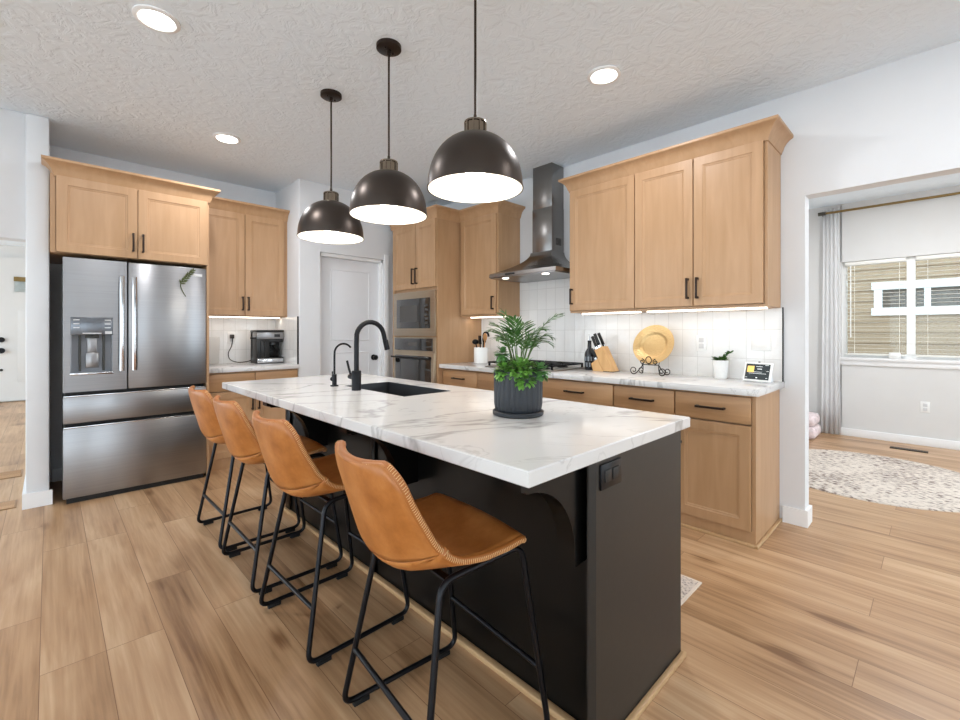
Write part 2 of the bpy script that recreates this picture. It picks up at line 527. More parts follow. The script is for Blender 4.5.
class MB:
    """collects shapes given in world coordinates; build() links them as ONE mesh object"""
    def __init__(s):
        s.bm = bmesh.new()
    def face(s, vs):
        try:
            return s.bm.faces.new(vs)
        except ValueError:
            return None
    def box(s, x0, x1, y0, y1, z0, z1, bev=0.0, seg=2):
        t = bmesh.new()
        bmesh.ops.create_cube(t, size=1.0)
        for v in t.verts:
            v.co = Vector(((x0 + x1) / 2 + v.co.x * (x1 - x0), (y0 + y1) / 2 + v.co.y * (y1 - y0), (z0 + z1) / 2 + v.co.z * (z1 - z0)))
        if bev > 0:
            bmesh.ops.bevel(t, geom=t.edges[:], offset=bev, segments=seg, affect='EDGES', profile=0.5)
        s.merge(t)
        return s
    def merge(s, t, mat=None):
        mp = {}
        for v in t.verts:
            mp[v] = s.bm.verts.new(mat @ v.co if mat else v.co)
        for f in t.faces:
            s.face([mp[v] for v in f.verts])
        t.free()
    def obox(s, c, ax, ay, az, hx, hy, hz, bev=0.0):
        """oriented box: centre, three axes, half sizes"""
        t = bmesh.new()
        bmesh.ops.create_cube(t, size=2.0)
        for v in t.verts:
            v.co = Vector((v.co.x * hx, v.co.y * hy, v.co.z * hz))
        if bev > 0:
            bmesh.ops.bevel(t, geom=t.edges[:], offset=bev, segments=2, affect='EDGES', profile=0.5)
        c, ax, ay, az = Vector(c), Vector(ax).normalized(), Vector(ay).normalized(), Vector(az).normalized()
        for v in t.verts:
            v.co = c + ax * v.co.x + ay * v.co.y + az * v.co.z
        s.merge(t)
        return s
    def ring(s, c, n, r, seg, up=None):
        n = Vector(n).normalized()
        u = up if up is not None else (Vector((0, 0, 1)) if abs(n.z) < 0.9 else Vector((1, 0, 0)))
        a = n.cross(u).normalized()
        b = n.cross(a).normalized()
        return [s.bm.verts.new(Vector(c) + a * (r * cos(2 * pi * i / seg)) + b * (r * sin(2 * pi * i / seg))) for i in range(seg)]
    def bridge(s, r0, r1):
        k = len(r0)
        for i in range(k):
            s.face([r0[i], r0[(i + 1) % k], r1[(i + 1) % k], r1[i]])
    def cyl(s, p0, p1, r0, r1=None, seg=20):
        r1 = r0 if r1 is None else r1
        n = Vector(p1) - Vector(p0)
        a = s.ring(p0, n, r0, seg); b = s.ring(p1, n, r1, seg)
        s.bridge(a, b)
        s.face(a[::-1]); s.face(b)
        return s
    def tube(s, pts, r, seg=8, closed=False, radii=None):
        pts = [Vector(p) for p in pts]
        n = len(pts)
        tang = []
        for i in range(n):
            if closed:
                t = pts[(i + 1) % n] - pts[i - 1]
            else:
                t = pts[min(i + 1, n - 1)] - pts[max(i - 1, 0)]
            tang.append(t.normalized())
        u = Vector((0, 0, 1)) if abs(tang[0].z) < 0.9 else Vector((1, 0, 0))
        u = (u - tang[0] * u.dot(tang[0])).normalized()
        rings = []
        for i in range(n):
            u = (u - tang[i] * u.dot(tang[i]))
            u = u.normalized() if u.length > 1e-6 else tang[i].orthogonal().normalized()
            w = tang[i].cross(u)
            rr = radii[i] if radii else r
            rings.append([s.bm.verts.new(pts[i] + u * (rr * cos(2 * pi * j / seg)) + w * (rr * sin(2 * pi * j / seg))) for j in range(seg)])
        for i in range(n - 1):
            s.bridge(rings[i], rings[i + 1])
        if closed:
            # match the last ring to the first
            best = min(range(seg), key=lambda k: sum((rings[-1][j].co - rings[0][(j + k) % seg].co).length for j in range(seg)))
            r0 = rings[0][best:] + rings[0][:best]
            s.bridge(rings[-1], r0)
        else:
            s.face(rings[0][::-1]); s.face(rings[-1])
        return s
    def lathe(s, prof, c, seg=32, axis=(0, 0, 1), close=False):
        """prof: (radius, height) pairs along the axis"""
        c = Vector(c); ax = Vector(axis).normalized()
        rings = []
        for r, h in prof:
            if r < 1e-5:
                rings.append([s.bm.verts.new(c + ax * h)])
            else:
                rings.append(s.ring(c + ax * h, ax, r, seg))
        for a, b in zip(rings[:-1], rings[1:]):
            if len(a) == 1 and len(b) == 1:
                continue
            if len(a) == 1:
                for i in range(seg):
                    s.face([a[0], b[i], b[(i + 1) % seg]])
            elif len(b) == 1:
                for i in range(seg):
                    s.face([a[i], a[(i + 1) % seg], b[0]])
            else:
                s.bridge(a, b)
        return s
    def prism(s, poly, f):
        """poly: 2D outline; f(p, k) maps outline point to 3D for k=0 and k=1"""
        a = [s.bm.verts.new(f(p, 0)) for p in poly]
        b = [s.bm.verts.new(f(p, 1)) for p in poly]
        s.bridge(a, b)
        s.face(a[::-1]); s.face(b)
        return s
    def sphere(s, c, r, seg=12, scale=(1, 1, 1)):
        t = bmesh.new()
        bmesh.ops.create_uvsphere(t, u_segments=seg, v_segments=max(6, seg // 2), radius=r)
        for v in t.verts:
            v.co = Vector(c) + Vector((v.co.x * scale[0], v.co.y * scale[1], v.co.z * scale[2]))
        s.merge(t)
        return s
    def build(s, name, mat, parent=None, smooth=40, recalc=True):
        if recalc:
            bmesh.ops.recalc_face_normals(s.bm, faces=s.bm.faces[:])
        me = bpy.data.meshes.new(name)
        vs = [v.co for v in s.bm.verts]
        if parent is None:
            lo = Vector((min(v.x for v in vs), min(v.y for v in vs), min(v.z for v in vs)))
            hi = Vector((max(v.x for v in vs), max(v.y for v in vs), max(v.z for v in vs)))
            org = Vector(((lo.x + hi.x) / 2, (lo.y + hi.y) / 2, lo.z))
        else:
            org = origin_of(parent)
        bmesh.ops.translate(s.bm, verts=s.bm.verts[:], vec=-org)
        s.bm.to_mesh(me)
        s.bm.free()
        if smooth:
            for p in me.polygons:
                p.use_smooth = True
            me.set_sharp_from_angle(angle=radians(smooth))
        me.materials.append(M[mat])
        o = bpy.data.objects.new(name, me)
        COL.objects.link(o)
        if parent is None:
            o.location = org
        else:
            o.parent = parent
        return o

def tag(o, label, cat, group=None):
    o['label'] = label
    o['category'] = cat
    if group:
        o['group'] = group
    return o

def thing(name, label, cat, loc, group=None):
    o = bpy.data.objects.new(name, None)
    o.empty_display_size = 0.1
    COL.objects.link(o)
    o.location = loc
    return tag(o, label, cat, group)

def struct(o):
    o['kind'] = 'structure'
    return o

def copy_thing(o, parent=None):
    c = o.copy()
    COL.objects.link(c)
    if parent is not None:
        c.parent = parent
    for ch in list(o.children):
        copy_thing(ch, c)
    return c

def fillet(pts, r, n=6, closed=False):
    """polyline with its corners rounded"""
    pts = [Vector(p) for p in pts]
    out = []
    N = len(pts)
    for i in range(N):
        if not closed and i in (0, N - 1):
            out.append(pts[i]); continue
        a, b, c = pts[i - 1], pts[i], pts[(i + 1) % N]
        ra = min(r, (a - b).length * 0.45); rc = min(r, (c - b).length * 0.45)
        p = b + (a - b).normalized() * ra
        q = b + (c - b).normalized() * rc
        for k in range(n + 1):
            t = k / n
            out.append(p * (1 - t) ** 2 + b * 2 * t * (1 - t) + q * t * t)
    return out

def spline(pts, n=8):
    pts = [Vector(p) for p in pts]
    P = [pts[0] * 2 - pts[1]] + pts + [pts[-1] * 2 - pts[-2]]
    out = []
    for i in range(1, len(P) - 2):
        for k in range(n):
            t = k / n
            a, b, c, d = P[i - 1], P[i], P[i + 1], P[i + 2]
            out.append(0.5 * ((2 * b) + (c - a) * t + (2 * a - 5 * b + 4 * c - d) * t * t + (3 * b - a - 3 * c + d) * t ** 3))
    out.append(pts[-1])
    return out

# faces that look towards -X ('X') or -Y ('Y'): a runs along the wall, d comes out of it
def fr(kind, f):
    if kind == 'X':
        return lambda a, d, z: Vector((f - d, a, z))
    return lambda a, d, z: Vector((a, f - d, z))

def fbox(mb, F, a0, a1, d0, d1, z0, z1, bev=0.0):
    p, q = F(a0, d0, z0), F(a1, d1, z1)
    mb.box(min(p.x, q.x), max(p.x, q.x), min(p.y, q.y), max(p.y, q.y), min(p.z, q.z), max(p.z, q.z), bev)

def shaker(mb, F, a0, a1, z0, z1, T=0.02, w=0.058):
    def rect(i, d):
        return [mb.bm.verts.new(F(*p)) for p in ((a0 + i, d, z0 + i), (a1 - i, d, z0 + i), (a1 - i, d, z1 - i), (a0 + i, d, z1 - i))]
    r = [rect(0, -0.014), rect(0, T - 0.002), rect(0.002, T), rect(w, T), rect(w + 0.003, T - 0.004), rect(w + 0.013, T - 0.007), rect(w + 0.015, T - 0.0095)]
    mb.face(r[0][::-1])
    for p, q in zip(r[:-1], r[1:]):
        mb.bridge(p, q)
    mb.face(r[-1])

def pull(parent, F, vertical, a, z, length, T=0.02):
    mb = MB()
    h = length / 2
    if vertical:
        fbox(mb, F, a - 0.0065, a + 0.0065, T + 0.024, T + 0.036, z - h, z + h, 0.002)
        for s in (-1, 1):
            zz = z + s * (h - 0.007)
            fbox(mb, F, a - 0.006, a + 0.006, T - 0.001, T + 0.026, zz - 0.007, zz + 0.007)
    else:
        fbox(mb, F, a - h, a + h, T + 0.024, T + 0.036, z - 0.0065, z + 0.0065, 0.002)
        for s in (-1, 1):
            aa = a + s * (h - 0.007)
            fbox(mb, F, aa - 0.007, aa + 0.007, T - 0.001, T + 0.026, z - 0.006, z + 0.006)
    return mb.build('handle', 'bronze', parent)

CROWN = [(0.0, -0.012), (0.006, -0.012), (0.008, 0.0), (0.014, 0.010), (0.020, 0.030), (0.032, 0.052), (0.050, 0.070), (0.066, 0.078), (0.070, 0.084), (0.070, 0.098), (0.0, 0.098)]
def crown(parent, path, z, side, mat='wood_v', scale=1.0):
    """moulding swept along a plan path, offset to one side of it, mitred"""
    pts = [Vector((p[0], p[1], 0)) for p in path]
    n = len(pts)
    dirs = [(pts[i + 1] - pts[i]).normalized() for i in range(n - 1)]
    nor = [Vector((d.y, -d.x, 0)) * side for d in dirs]
    mb = MB()
    rings = []
    for i in range(n):
        if i == 0: m = nor[0]
        elif i == n - 1: m = nor[-1]
        else:
            m = (nor[i - 1] + nor[i])
            m = m / (m.length_squared / 2)
        rings.append([mb.bm.verts.new(pts[i] + m * (d * scale) + Vector((0, 0, z + h * scale))) for d, h in CROWN])
    for a, b in zip(rings[:-1], rings[1:]):
        mb.bridge(a, b)
    mb.face(rings[0][::-1]); mb.face(rings[-1])
    return mb.build('crown_moulding', mat, parent, smooth=25)

def cabinet(name, label, cat, kind, f, depth, a0, a1, z0, z1, fronts, group=None, grain='wood_y', side_extra=None):
    """carcass whose front plane is f, doors and drawers 20 mm in front of it.
    fronts: (type, a0, a1, z0, z1, handle) with handle (vertical, a, z, length) or None"""
    F = fr(kind, f)
    base = F((a0 + a1) / 2, -depth / 2, z0)
    t = thing(name, label, cat, base, group)
    mb = MB()
    b0, b1 = min(q[1] for q in fronts) - 0.003, max(q[2] for q in fronts) + 0.003
    c0, c1 = min(q[3] for q in fronts) - 0.003, max(q[4] for q in fronts) + 0.003
    G = 0.016
    def rc(A0, A1, C0, C1, d):
        return [mb.bm.verts.new(F(*p)) for p in ((A0, d, C0), (A1, d, C0), (A1, d, C1), (A0, d, C1))]
    b0, b1, c0, c1 = max(b0, a0 + 0.001), min(b1, a1 - 0.001), max(c0, z0 + 0.001), min(c1, z1 - 0.001)
    r = [rc(a0, a1, z0, z1, -depth), rc(a0, a1, z0, z1, 0.0), rc(b0, b1, c0, c1, 0.0), rc(b0, b1, c0, c1, -G)]
    mb.face(r[0][::-1])
    for p, q in zip(r[:-1], r[1:]): mb.bridge(p, q)
    mb.face(r[-1])
    mb.build('body', 'wood_v', t, smooth=0)
    for ty, b0, b1, c0, c1, h in fronts:
        m = MB()
        if ty == 'door':
            shaker(m, F, b0, b1, c0, c1)
            p = m.build('door', 'wood_v', t, smooth=25)
        else:
            fbox(m, F, b0, b1, -0.014, 0.02, c0, c1, 0.002)
            p = m.build('drawer', grain, t, smooth=25)
        if h:
            pull(p, F, *h)
    # the dark line round the fronts: a thin shadow gap behind them
    return t

# ------------------------------------------------------------------ setting
ZC = 2.775
XW, YF = 3.45, 5.10
def sbox(name, mat, *b, bev=0.0):
    return struct(MB().box(*b, bev=bev).build(name, mat))

sbox('floor', 'floor', -5.2, 7.0, -5.0, 12.0, -0.06, 0.0)
sbox('ceiling', 'ceiling', -5.2, 7.0, -5.0, 12.0, ZC, ZC + 0.1)

# range wall with the wide opening to the dining room
mb = MB()
mb.prism([(4.60, 0), (0.594, 0), (0.594, 2.105), (-2.6, 2.105), (-2.6, 0), (-5.0, 0), (-5.0, ZC), (4.60, ZC)], lambda p, k: Vector((XW + 0.115 * k, p[0], p[1])))
struct(mb.build('wall_range', 'wall'))
# wall behind fridge and coffee nook
sbox('wall_fridge', 'wall', -0.115, 1.9, YF, YF + 0.1, 0, ZC)
# wing wall left of the fridge
sbox('wall_wing', 'wall', -0.118, 0.003, 4.45, YF + 0.05, 0, ZC, bev=0.012)
# header above the way to the entrance
sbox('wall_header', 'wall', -2.0, -0.112, 4.475, 4.60, 1.885, ZC, bev=0.008)
sbox('wall_left', 'wall', -5.1, -2.0, 4.475, 4.60, 0, ZC)
# pantry walls with the door opening
mb = MB()
mb.prism([(1.812, 0), (2.02, 0), (2.02, 2.07), (2.785, 2.07), (2.785, 0), (3.449, 0), (3.449, ZC), (1.812, ZC)], lambda p, k: Vector((p[0], 4.47 + 0.12 * k, p[1])))
mb.prism([(1.80, YF + 0.02), (1.80, 4.482), (1.8035, 4.4735), (1.812, 4.47), (1.812, YF + 0.02)], lambda p, k: Vector((p[0], p[1], ZC * k)))
struct(mb.build('wall_pantry', 'wall'))
# dining room
sb = MB()
sb.box(6.85, 6.97, 0.82, 1.55, 0, ZC)
sb.box(6.85, 6.97, -2.3, -1.75, 0, ZC)
sb.box(6.85, 6.97, -1.76, 0.83, 2.075, ZC)
sb.box(6.85, 6.97, -1.76, 0.83, 0, 0.93)
struct(sb.build('wall_dining', 'grey_wall'))
sbox('wall_dining_side', 'grey_wall', XW + 0.114, 6.86, 1.45, 1.55, 0, ZC)
# entrance hall
sbox('wall_hall', 'grey_wall', -3.0, 1.5, 11.5, 11.6, 0, ZC)
# living room behind the photographer: unseen walls, back piers spaced to streak the fridge reflection
mb = MB()
for x0, x1 in ((-5.1, -4.6), (-2.2, -1.7), (-0.1, 0.45), (0.62, 1.05), (1.30, 1.62), (1.80, 2.5), (3.2, 3.5)):
    mb.box(x0, x1, -4.7, -4.6, 0, ZC)
mb.box(-5.1, 3.5, -4.7, -4.6, 2.35, ZC)
struct(mb.build('wall_back', 'wall'))
mb = MB()
for y0, y1 in ((-4.7, -4.0), (-1.6, -1.1), (1.6, 2.0), (4.2, 4.6)):
    mb.box(-5.1, -5.0, y0, y1, 0, ZC)
mb.box(-5.1, -5.0, -4.7, 4.6, 2.45, ZC)
struct(mb.build('wall_side', 'wall'))

# baseboards
def base_box(name, *bs):
    mb = MB()
    for b in bs:
        mb.box(*b, bev=0.003)
    return struct(mb.build(name, 'white'))
mb = MB()
mb.prism([(0.003, 4.452), (0.018, 4.452), (0.018, 4.432), (-0.135, 4.432), (-0.135, YF), (-0.118, YF), (-0.118, 4.45), (0.003, 4.45)], lambda p, k: Vector((p[0], p[1], 0.105 * k)))
struct(mb.build('baseboard_wing', 'white', smooth=20))
mb = MB()
mb.prism([(XW, 0.712), (XW - 0.016, 0.712), (XW - 0.016, 0.578), (XW + 0.131, 0.578), (XW + 0.131, 1.431), (XW + 0.115, 1.431), (XW + 0.115, 0.594), (XW, 0.594)], lambda p, k: Vector((p[0], p[1], 0.105 * k)))
struct(mb.build('baseboard_range', 'white', smooth=20))
base_box('baseboard_dining', (6.832, 6.8495, -2.3, 1.431, 0, 0.09))
base_box('baseboard_dining_side', (XW + 0.132, 6.84, 1.432, 1.4495, 0, 0.09))
base_box('baseboard_alcove', (0.02, 0.16, YF - 0.018, YF + 0.001, 0, 0.105))

# pantry door
t = bpy.data.objects.new('door_1', None); COL.objects.link(t); t.location = (2.40, 4.56, 0); struct(t)
mb = MB()
F = fr('Y', 4.575)
mb.box(2.045, 2.765, 4.555, 4.59, 0.005, 2.035)
mb.build('door_slab', 'door_white', t)
mb = MB()
for z0, z1 in ((0.22, 1.02), (1.14, 1.92)):
    def rect(i, d):
        return [mb.bm.verts.new(Vector((x, 4.5545 - d, z))) for x, z in ((2.165 + i, z0 + i), (2.645 - i, z0 + i), (2.645 - i, z1 - i), (2.165 + i, z1 - i))]
    r = [rect(0, 0), rect(0.008, 0.008), rect(0.018, 0.003), rect(0.04, 0.004), rect(0.06, 0.009)]
    for p, q in zip(r[:-1], r[1:]): mb.bridge(p, q)
    mb.face(r[-1])
mb.build('door_panel', 'door_white', t, smooth=20)
mb = MB()
mb.box(2.02, 2.047, 4.50, 4.592, 0, 2.07); mb.box(2.763, 2.785, 4.50, 4.592, 0, 2.07); mb.box(2.02, 2.785, 4.50, 4.592, 2.037, 2.07)
mb.build('door_frame', 'white', t)
mb = MB()
mb.lathe([(0.0, 0.0), (0.033, 0.0), (0.033, 0.008), (0.012, 0.012), (0.012, 0.035), (0.027, 0.042), (0.03, 0.055), (0.022, 0.068), (0.0, 0.07)], (2.695, 4.556, 0.945), 20, (0, -1, 0))
mb.build('knob', 'black', t)
# casing on the tower side of the opening
mb = MB()
mb.box(2.787, 2.845, 4.458, 4.471, 0, 2.13, 0.003)
struct(mb.build('trim_1', 'white'))

# front door at the far end of the hall
t = bpy.data.objects.new('door_2', None); COL.objects.link(t); t.location = (-0.5, 11.48, 0); struct(t)
mb = MB(); mb.box(-1.05, -0.15, 11.44, 11.49, 0.02, 2.46); mb.build('door_slab', 'grey_wall', t)
mb = MB()
for x0, x1, z0, z1 in ((-0.40, -0.19, 0.35, 1.62), (-0.95, -0.72, 0.35, 1.62)):
    mb.box(x0, x1, 11.43, 11.441, z0, z1, 0.004)
mb.build('door_panel', 'grey_wall', t)
mb = MB(); mb.box(-0.44, -0.2, 11.425, 11.441, 1.95, 2.16, 0.003); mb.build('door_window', 'pane', t)
mb = MB(); mb.box(-0.45, -0.19, 11.42, 11.43, 2.14, 2.22); mb.build('window_head', 'rod', t)
mb = MB(); mb.cyl((-0.60, 11.40, 1.10), (-0.60, 11.441, 1.10), 0.045); mb.build('deadbolt', 'black', t)
mb = MB(); mb.cyl((-0.60, 11.38, 0.91), (-0.60, 11.441, 0.91), 0.048); mb.build('knob', 'black', t)
mb = MB(); mb.cyl((-0.60, 11.42, 0.57), (-0.60, 11.441, 0.57), 0.022); mb.build('peg', 'black', t)
mb = MB(); mb.box(-1.15, -0.05, 11.44, 11.5, 2.46, 2.56); mb.box(-0.15, -0.05, 11.44, 11.5, 0, 2.46); mb.box(-1.15, -1.05, 11.44, 11.5, 0, 2.46)
mb.build('door_frame', 'grey_wall', t)

# dining window
t = bpy.data.objects.new('window_1', None); COL.objects.link(t); t.location = (6.9, -0.46, 0.95); struct(t)
mb = MB()
mb.box(6.90, 6.95, -1.76, 0.83, 2.03, 2.08); mb.box(6.90, 6.95, -1.76, 0.83, 0.925, 0.985)
mb.box(6.90, 6.95, 0.775, 0.83, 0.985, 2.03); mb.box(6.90, 6.95, -1.76, -1.71, 0.985, 2.03); mb.box(6.89, 6.955, 0.185, 0.255, 0.985, 2.03)
mb.build('window_frame', 'plastic', t)
mb = MB(); mb.box(6.928, 6.932, 0.255, 0.775, 0.985, 2.03); mb.build('pane', 'pane', t)
mb = MB(); mb.box(6.928, 6.932, -1.71, 0.185, 0.985, 2.03); mb.build('pane', 'pane', t)
mb = MB(); mb.box(6.815, 6.92, -1.80, 0.87, 0.905, 0.937, 0.004); mb.box(6.833, 6.852, -1.78, 0.85, 0.845, 0.906, 0.003)
mb.build('window_sill', 'white', t)

# ------------------------------------------------------------------ lamps of the room
def can_light(x, y, label):
    t = thing('ceiling_light', label, 'ceiling light', (x, y, ZC - 0.012), 'recessed ceiling lights')
    mb = MB(); mb.lathe([(0.078, 0.012), (0.098, 0.012), (0.098, 0.006), (0.080, 0.0), (0.074, 0.004), (0.074, 0.012)], (x, y, ZC - 0.012), 40)
    mb.build('trim_ring', 'white', t)
    mb = MB(); mb.lathe([(0.0, 0.0), (0.074, 0.0), (0.076, 0.008)], (x, y, ZC - 0.008), 40)
    mb.build('lens', 'can_glow', t)
    L = bpy.data.lights.new('ceiling_lamp', 'AREA')
    L.shape = 'DISK'; L.size = 0.14; L.energy = CAN_POWER; L.color = (0.98, 0.98, 1.0)
    o = bpy.data.objects.new('ceiling_lamp', L); COL.objects.link(o)
    o.location = (x, y, ZC - 0.02)
    return L
can_light(0.381, 2.675, 'round recessed ceiling light farthest left, between camera and wing wall')
can_light(1.014, 3.93, 'round recessed ceiling light in front of the tall fridge cabinets')
can_light(2.386, 1.397, 'round recessed ceiling light in front of the three-door upper cabinets')

can_light(5.4, 0.0, 'unseen recessed ceiling light added over the round rug to brighten the dining room').energy = 22.0  # added lamp and fixture, unseen, to brighten the far room
can_light(2.386, -0.25, 'unseen recessed ceiling light added by the dining room opening, out of frame above')  # added above the view to lift the lower cabinets and nearby floor
def pendant(x, y, zr, label):
    t = thing('pendant_lamp', label, 'pendant lamp', (x, y, zr), 'dome pendants over the island')
    R, H = 0.203, 0.235
    n = 14
    prof = []
    for i in range(n + 1):
        a = (pi / 2) * i / n
        prof.append((R * (cos(a) ** 0.86) if i < n else 0.0, 0.012 + (H - 0.012) * sin(a)))
    outer = [(R, 0.0)] + [(max(r, 0.03), h) for r, h in prof[:-1]] + [(0.0, H)]
    inner = [(R - 0.004, 0.0)] + [(max(r - 0.004, 0.02), h - 0.004) for r, h in prof[:-1]] + [(0.0, H - 0.006)]
    mb = MB(); mb.lathe(outer, (x, y, zr), 56); mb.lathe([(R, 0.0), (R + 0.003, 0.0), (R + 0.003, 0.006), (R, 0.006)], (x, y, zr), 56)
    sh = mb.build('lamp_shade', 'shade', t, smooth=60)
    mb = MB(); mb.lathe([(R, 0.0005), (R - 0.004, 0.0005)] + inner[1:], (x, y, zr), 56)
    mb.build('shade_lining', 'lining', sh, smooth=60)
    mb = MB()
    mb.lathe([(0.0, 0.0), (0.048, 0.0), (0.048, 0.006), (0.044, 0.008), (0.044, 0.050), (0.048, 0.053), (0.047, 0.060), (0.036, 0.066), (0.0, 0.067)], (x, y, zr + H - 0.006), 40)
    for i in range(10):
        a = 2 * pi * i / 10
        c = (x + 0.0455 * cos(a), y + 0.0455 * sin(a), zr + H + 0.024)
        mb.obox(c, (cos(a), sin(a), 0), (-sin(a), cos(a), 0), (0, 0, 1), 0.0025, 0.003, 0.024)
    mb.build('cap', 'shade_cap', t)
    mb = MB(); mb.cyl((x, y, zr + H + 0.05), (x, y, ZC - 0.02), 0.0055, seg=10); mb.cyl((x, y, zr + H + 0.058), (x, y, zr + H + 0.085), 0.009, 0.007, seg=12)
    mb.build('cord', 'bronze', t)
    mb = MB()
    mb.lathe([(0.0, 0.0), (0.058, 0.0), (0.066, 0.005), (0.066, 0.024), (0.0, 0.024)], (x, y, ZC - 0.024), 40)
    for s in (-1, 1):
        mb.sphere((x + 0.03 * s, y + 0.01 * s, ZC - 0.026), 0.006, 8)
    mb.cyl((x, y, ZC - 0.045), (x, y, ZC - 0.02), 0.011, seg=12)
    mb.build('canopy', 'bronze', t)
    mb = MB(); mb.sphere((x, y, zr + 0.06), 0.045, 20, (1, 1, 1.15)); mb.cyl((x, y, zr + 0.10), (x, y, zr + 0.16), 0.022, 0.028)
    mb.build('bulb', 'bulb', t)
    L = bpy.data.lights.new('pendant_glow', 'POINT')
    L.energy = PENDANT_POWER; L.shadow_soft_size = 0.05; L.color = (1.0, 0.97, 0.92)
    o = bpy.data.objects.new('pendant_glow', L); COL.objects.link(o)
    o.location = (x, y, zr + 0.0)
    return t
pendant(1.310, 2.736, 1.845, 'bronze dome pendant farthest from camera, nearest the pantry door')
pendant(1.312, 2.059, 1.862, 'middle bronze dome pendant between the other two over the island')
pendant(1.313, 1.385, 1.848, 'bronze dome pendant nearest camera and the range hood, its cord leaving the frame')

# ------------------------------------------------------------------ fridge and its cabinets
t = thing('refrigerator', 'stainless french door refrigerator with water dispenser', 'refrigerator', (0.515, 4.7, 0))
FY = 4.33
mb = MB(); mb.box(0.078, 0.955, 4.405, 5.04, 0.03, 1.762, 0.004); mb.build('body', 'fridge_body', t)
mb = MB(); mb.box(0.085, 0.95, 4.398, 4.42, 0.045, 1.75); mb.build('gasket', 'gasket', t)
mb = MB(); mb.box(0.09, 0.945, 4.36, 4.44, 0.0, 0.05); mb.build('kick_grille', 'gasket', t)
# left door with a hole for the dispenser
mb = MB()
dx0, dx1, dz0, dz1 = 0.070, 0.4285, 0.803, 1.772
hx0, hx1, hz0, hz1 = 0.110, 0.346, 0.930, 1.345
mb.box(dx0, hx0, FY, 4.40, dz0, dz1); mb.box(hx1, dx1, FY, 4.40, dz0, dz1)
mb.box(hx0, hx1, FY, 4.40, hz1, dz1); mb.box(hx0, hx1, FY, 4.40, dz0, hz0)
ld = mb.build('door', 'steel', t)
mb = MB(); mb.box(hx0, hx1, FY - 0.003, 4.36, 1.215, hz1, 0.003); cp = mb.build('control_panel', 'control', ld)
marks = [(xx, xx + 0.034, 1.322 - i * 0.028, 1.328 - i * 0.028) for i in range(3) for xx in (0.125, 0.298)] + [(0.175, 0.28, 1.225, 1.231), (0.30, 0.34, 1.222, 1.243)]
for x0, x1, z0, z1 in marks:
    mb = MB(); mb.box(x0, x1, FY - 0.0045, FY - 0.002, z0, z1); mb.build('control_mark', 'mark', ld)
mb = MB()
mb.box(hx0, hx1, 4.388, 4.398, hz0, 1.22); mb.box(hx0, hx0 + 0.006, FY + 0.002, 4.39, hz0, 1.22); mb.box(hx1 - 0.006, hx1, FY + 0.002, 4.39, hz0, 1.22); mb.box(hx0, hx1, FY + 0.002, 4.39, hz0, hz0 + 0.008)
mb.build('dispenser_recess', 'recess', ld)
mb = MB(); mb.box(hx0 - 0.004, hx1 + 0.004, FY - 0.004, FY + 0.012, hz0 - 0.006, hz0 + 0.012, 0.003); mb.build('drip_tray', 'chrome', ld)
mb = MB(); mb.box(0.155, 0.168, 4.35, 4.39, 0.95, 1.215); mb.box(0.288, 0.301, 4.35, 4.39, 0.95, 1.215); mb.box(0.190, 0.268, 4.345, 4.39, 1.192, 1.216, 0.004); mb.build('nozzle', 'fridge_body', ld)
mb = MB(); mb.box(0.192, 0.266, 4.352, 4.372, 0.975, 1.085, 0.006); mb.box(0.202, 0.256, 4.358, 4.38, 1.085, 1.195, 0.003); mb.build('paddle', 'steel', ld)
mb = MB(); mb.box(0.4365, 0.960, FY, 4.40, 0.803, 1.772, 0.006); rd = mb.build('door', 'steel', t)
def fridge_handle(parent, xc):
    mb = MB()
    pts = []
    for i in range(13):
        z = 0.945 + 0.712 * i / 12
        bow = 0.012 * (1 - ((i - 6) / 6) ** 2)
        pts.append((z, bow))
    rings = []
    for z, b in pts:
        w = 0.014
        y0 = FY - 0.062 - b
        rings.append([mb.bm.verts.new(Vector(p)) for p in ((xc - w, y0 + 0.006, z), (xc - w * 0.5, y0, z), (xc + w * 0.5, y0, z), (xc + w, y0 + 0.006, z), (xc + w, y0 + 0.02, z), (xc - w, y0 + 0.02, z))])
    for a, b in zip(rings[:-1], rings[1:]): mb.bridge(a, b)
    mb.face(rings[0][::-1]); mb.face(rings[-1])
    for z in (0.965, 1.637):
        mb.box(xc - 0.010, xc + 0.010, FY - 0.05, FY + 0.003, z - 0.016, z + 0.016, 0.002)
    mb.build('handle', 'chrome', parent)
fridge_handle(ld, 0.395); fridge_handle(rd, 0.470)
mb = MB(); mb.box(0.858, 0.928, FY - 0.004, FY + 0.002, 1.702, 1.722, 0.001); mb.build('badge', 'mark', rd)
for z0, z1 in ((0.578, 0.770), (0.042, 0.545)):
    mb = MB(); mb.box(0.070, 0.960, FY, 4.40, z0, z1, 0.006); d = mb.build('drawer', 'steel', t)
    mb = MB(); mb.box(0.074, 0.956, FY + 0.001, FY + 0.03, z1 - 0.002, z1 + 0.008, 0.002); mb.build('handle', 'chrome', d)

cb = cabinet('upper_cabinet', 'deep two-door maple cabinet above the refrigerator', 'cabinet', 'Y', 4.352, 0.74, 0.0045, 0.985, 1.802, 2.36,
        [('door', 0.035, 0.494, 1.806, 2.345, (True, 0.466, 1.926, 0.14)), ('door', 0.498, 0.970, 1.806, 2.345, (True, 0.527, 1.926, 0.14))])
crown(cb, [(0.030, 4.449), (0.030, 4.34), (0.983, 4.34), (0.983, 4.69)], 2.352, 1)
mb = MB(); mb.box(0.966, 0.985, 4.352, 5.095, 0.0, 1.803); mb.build('side_panel', 'wood_v', cb)

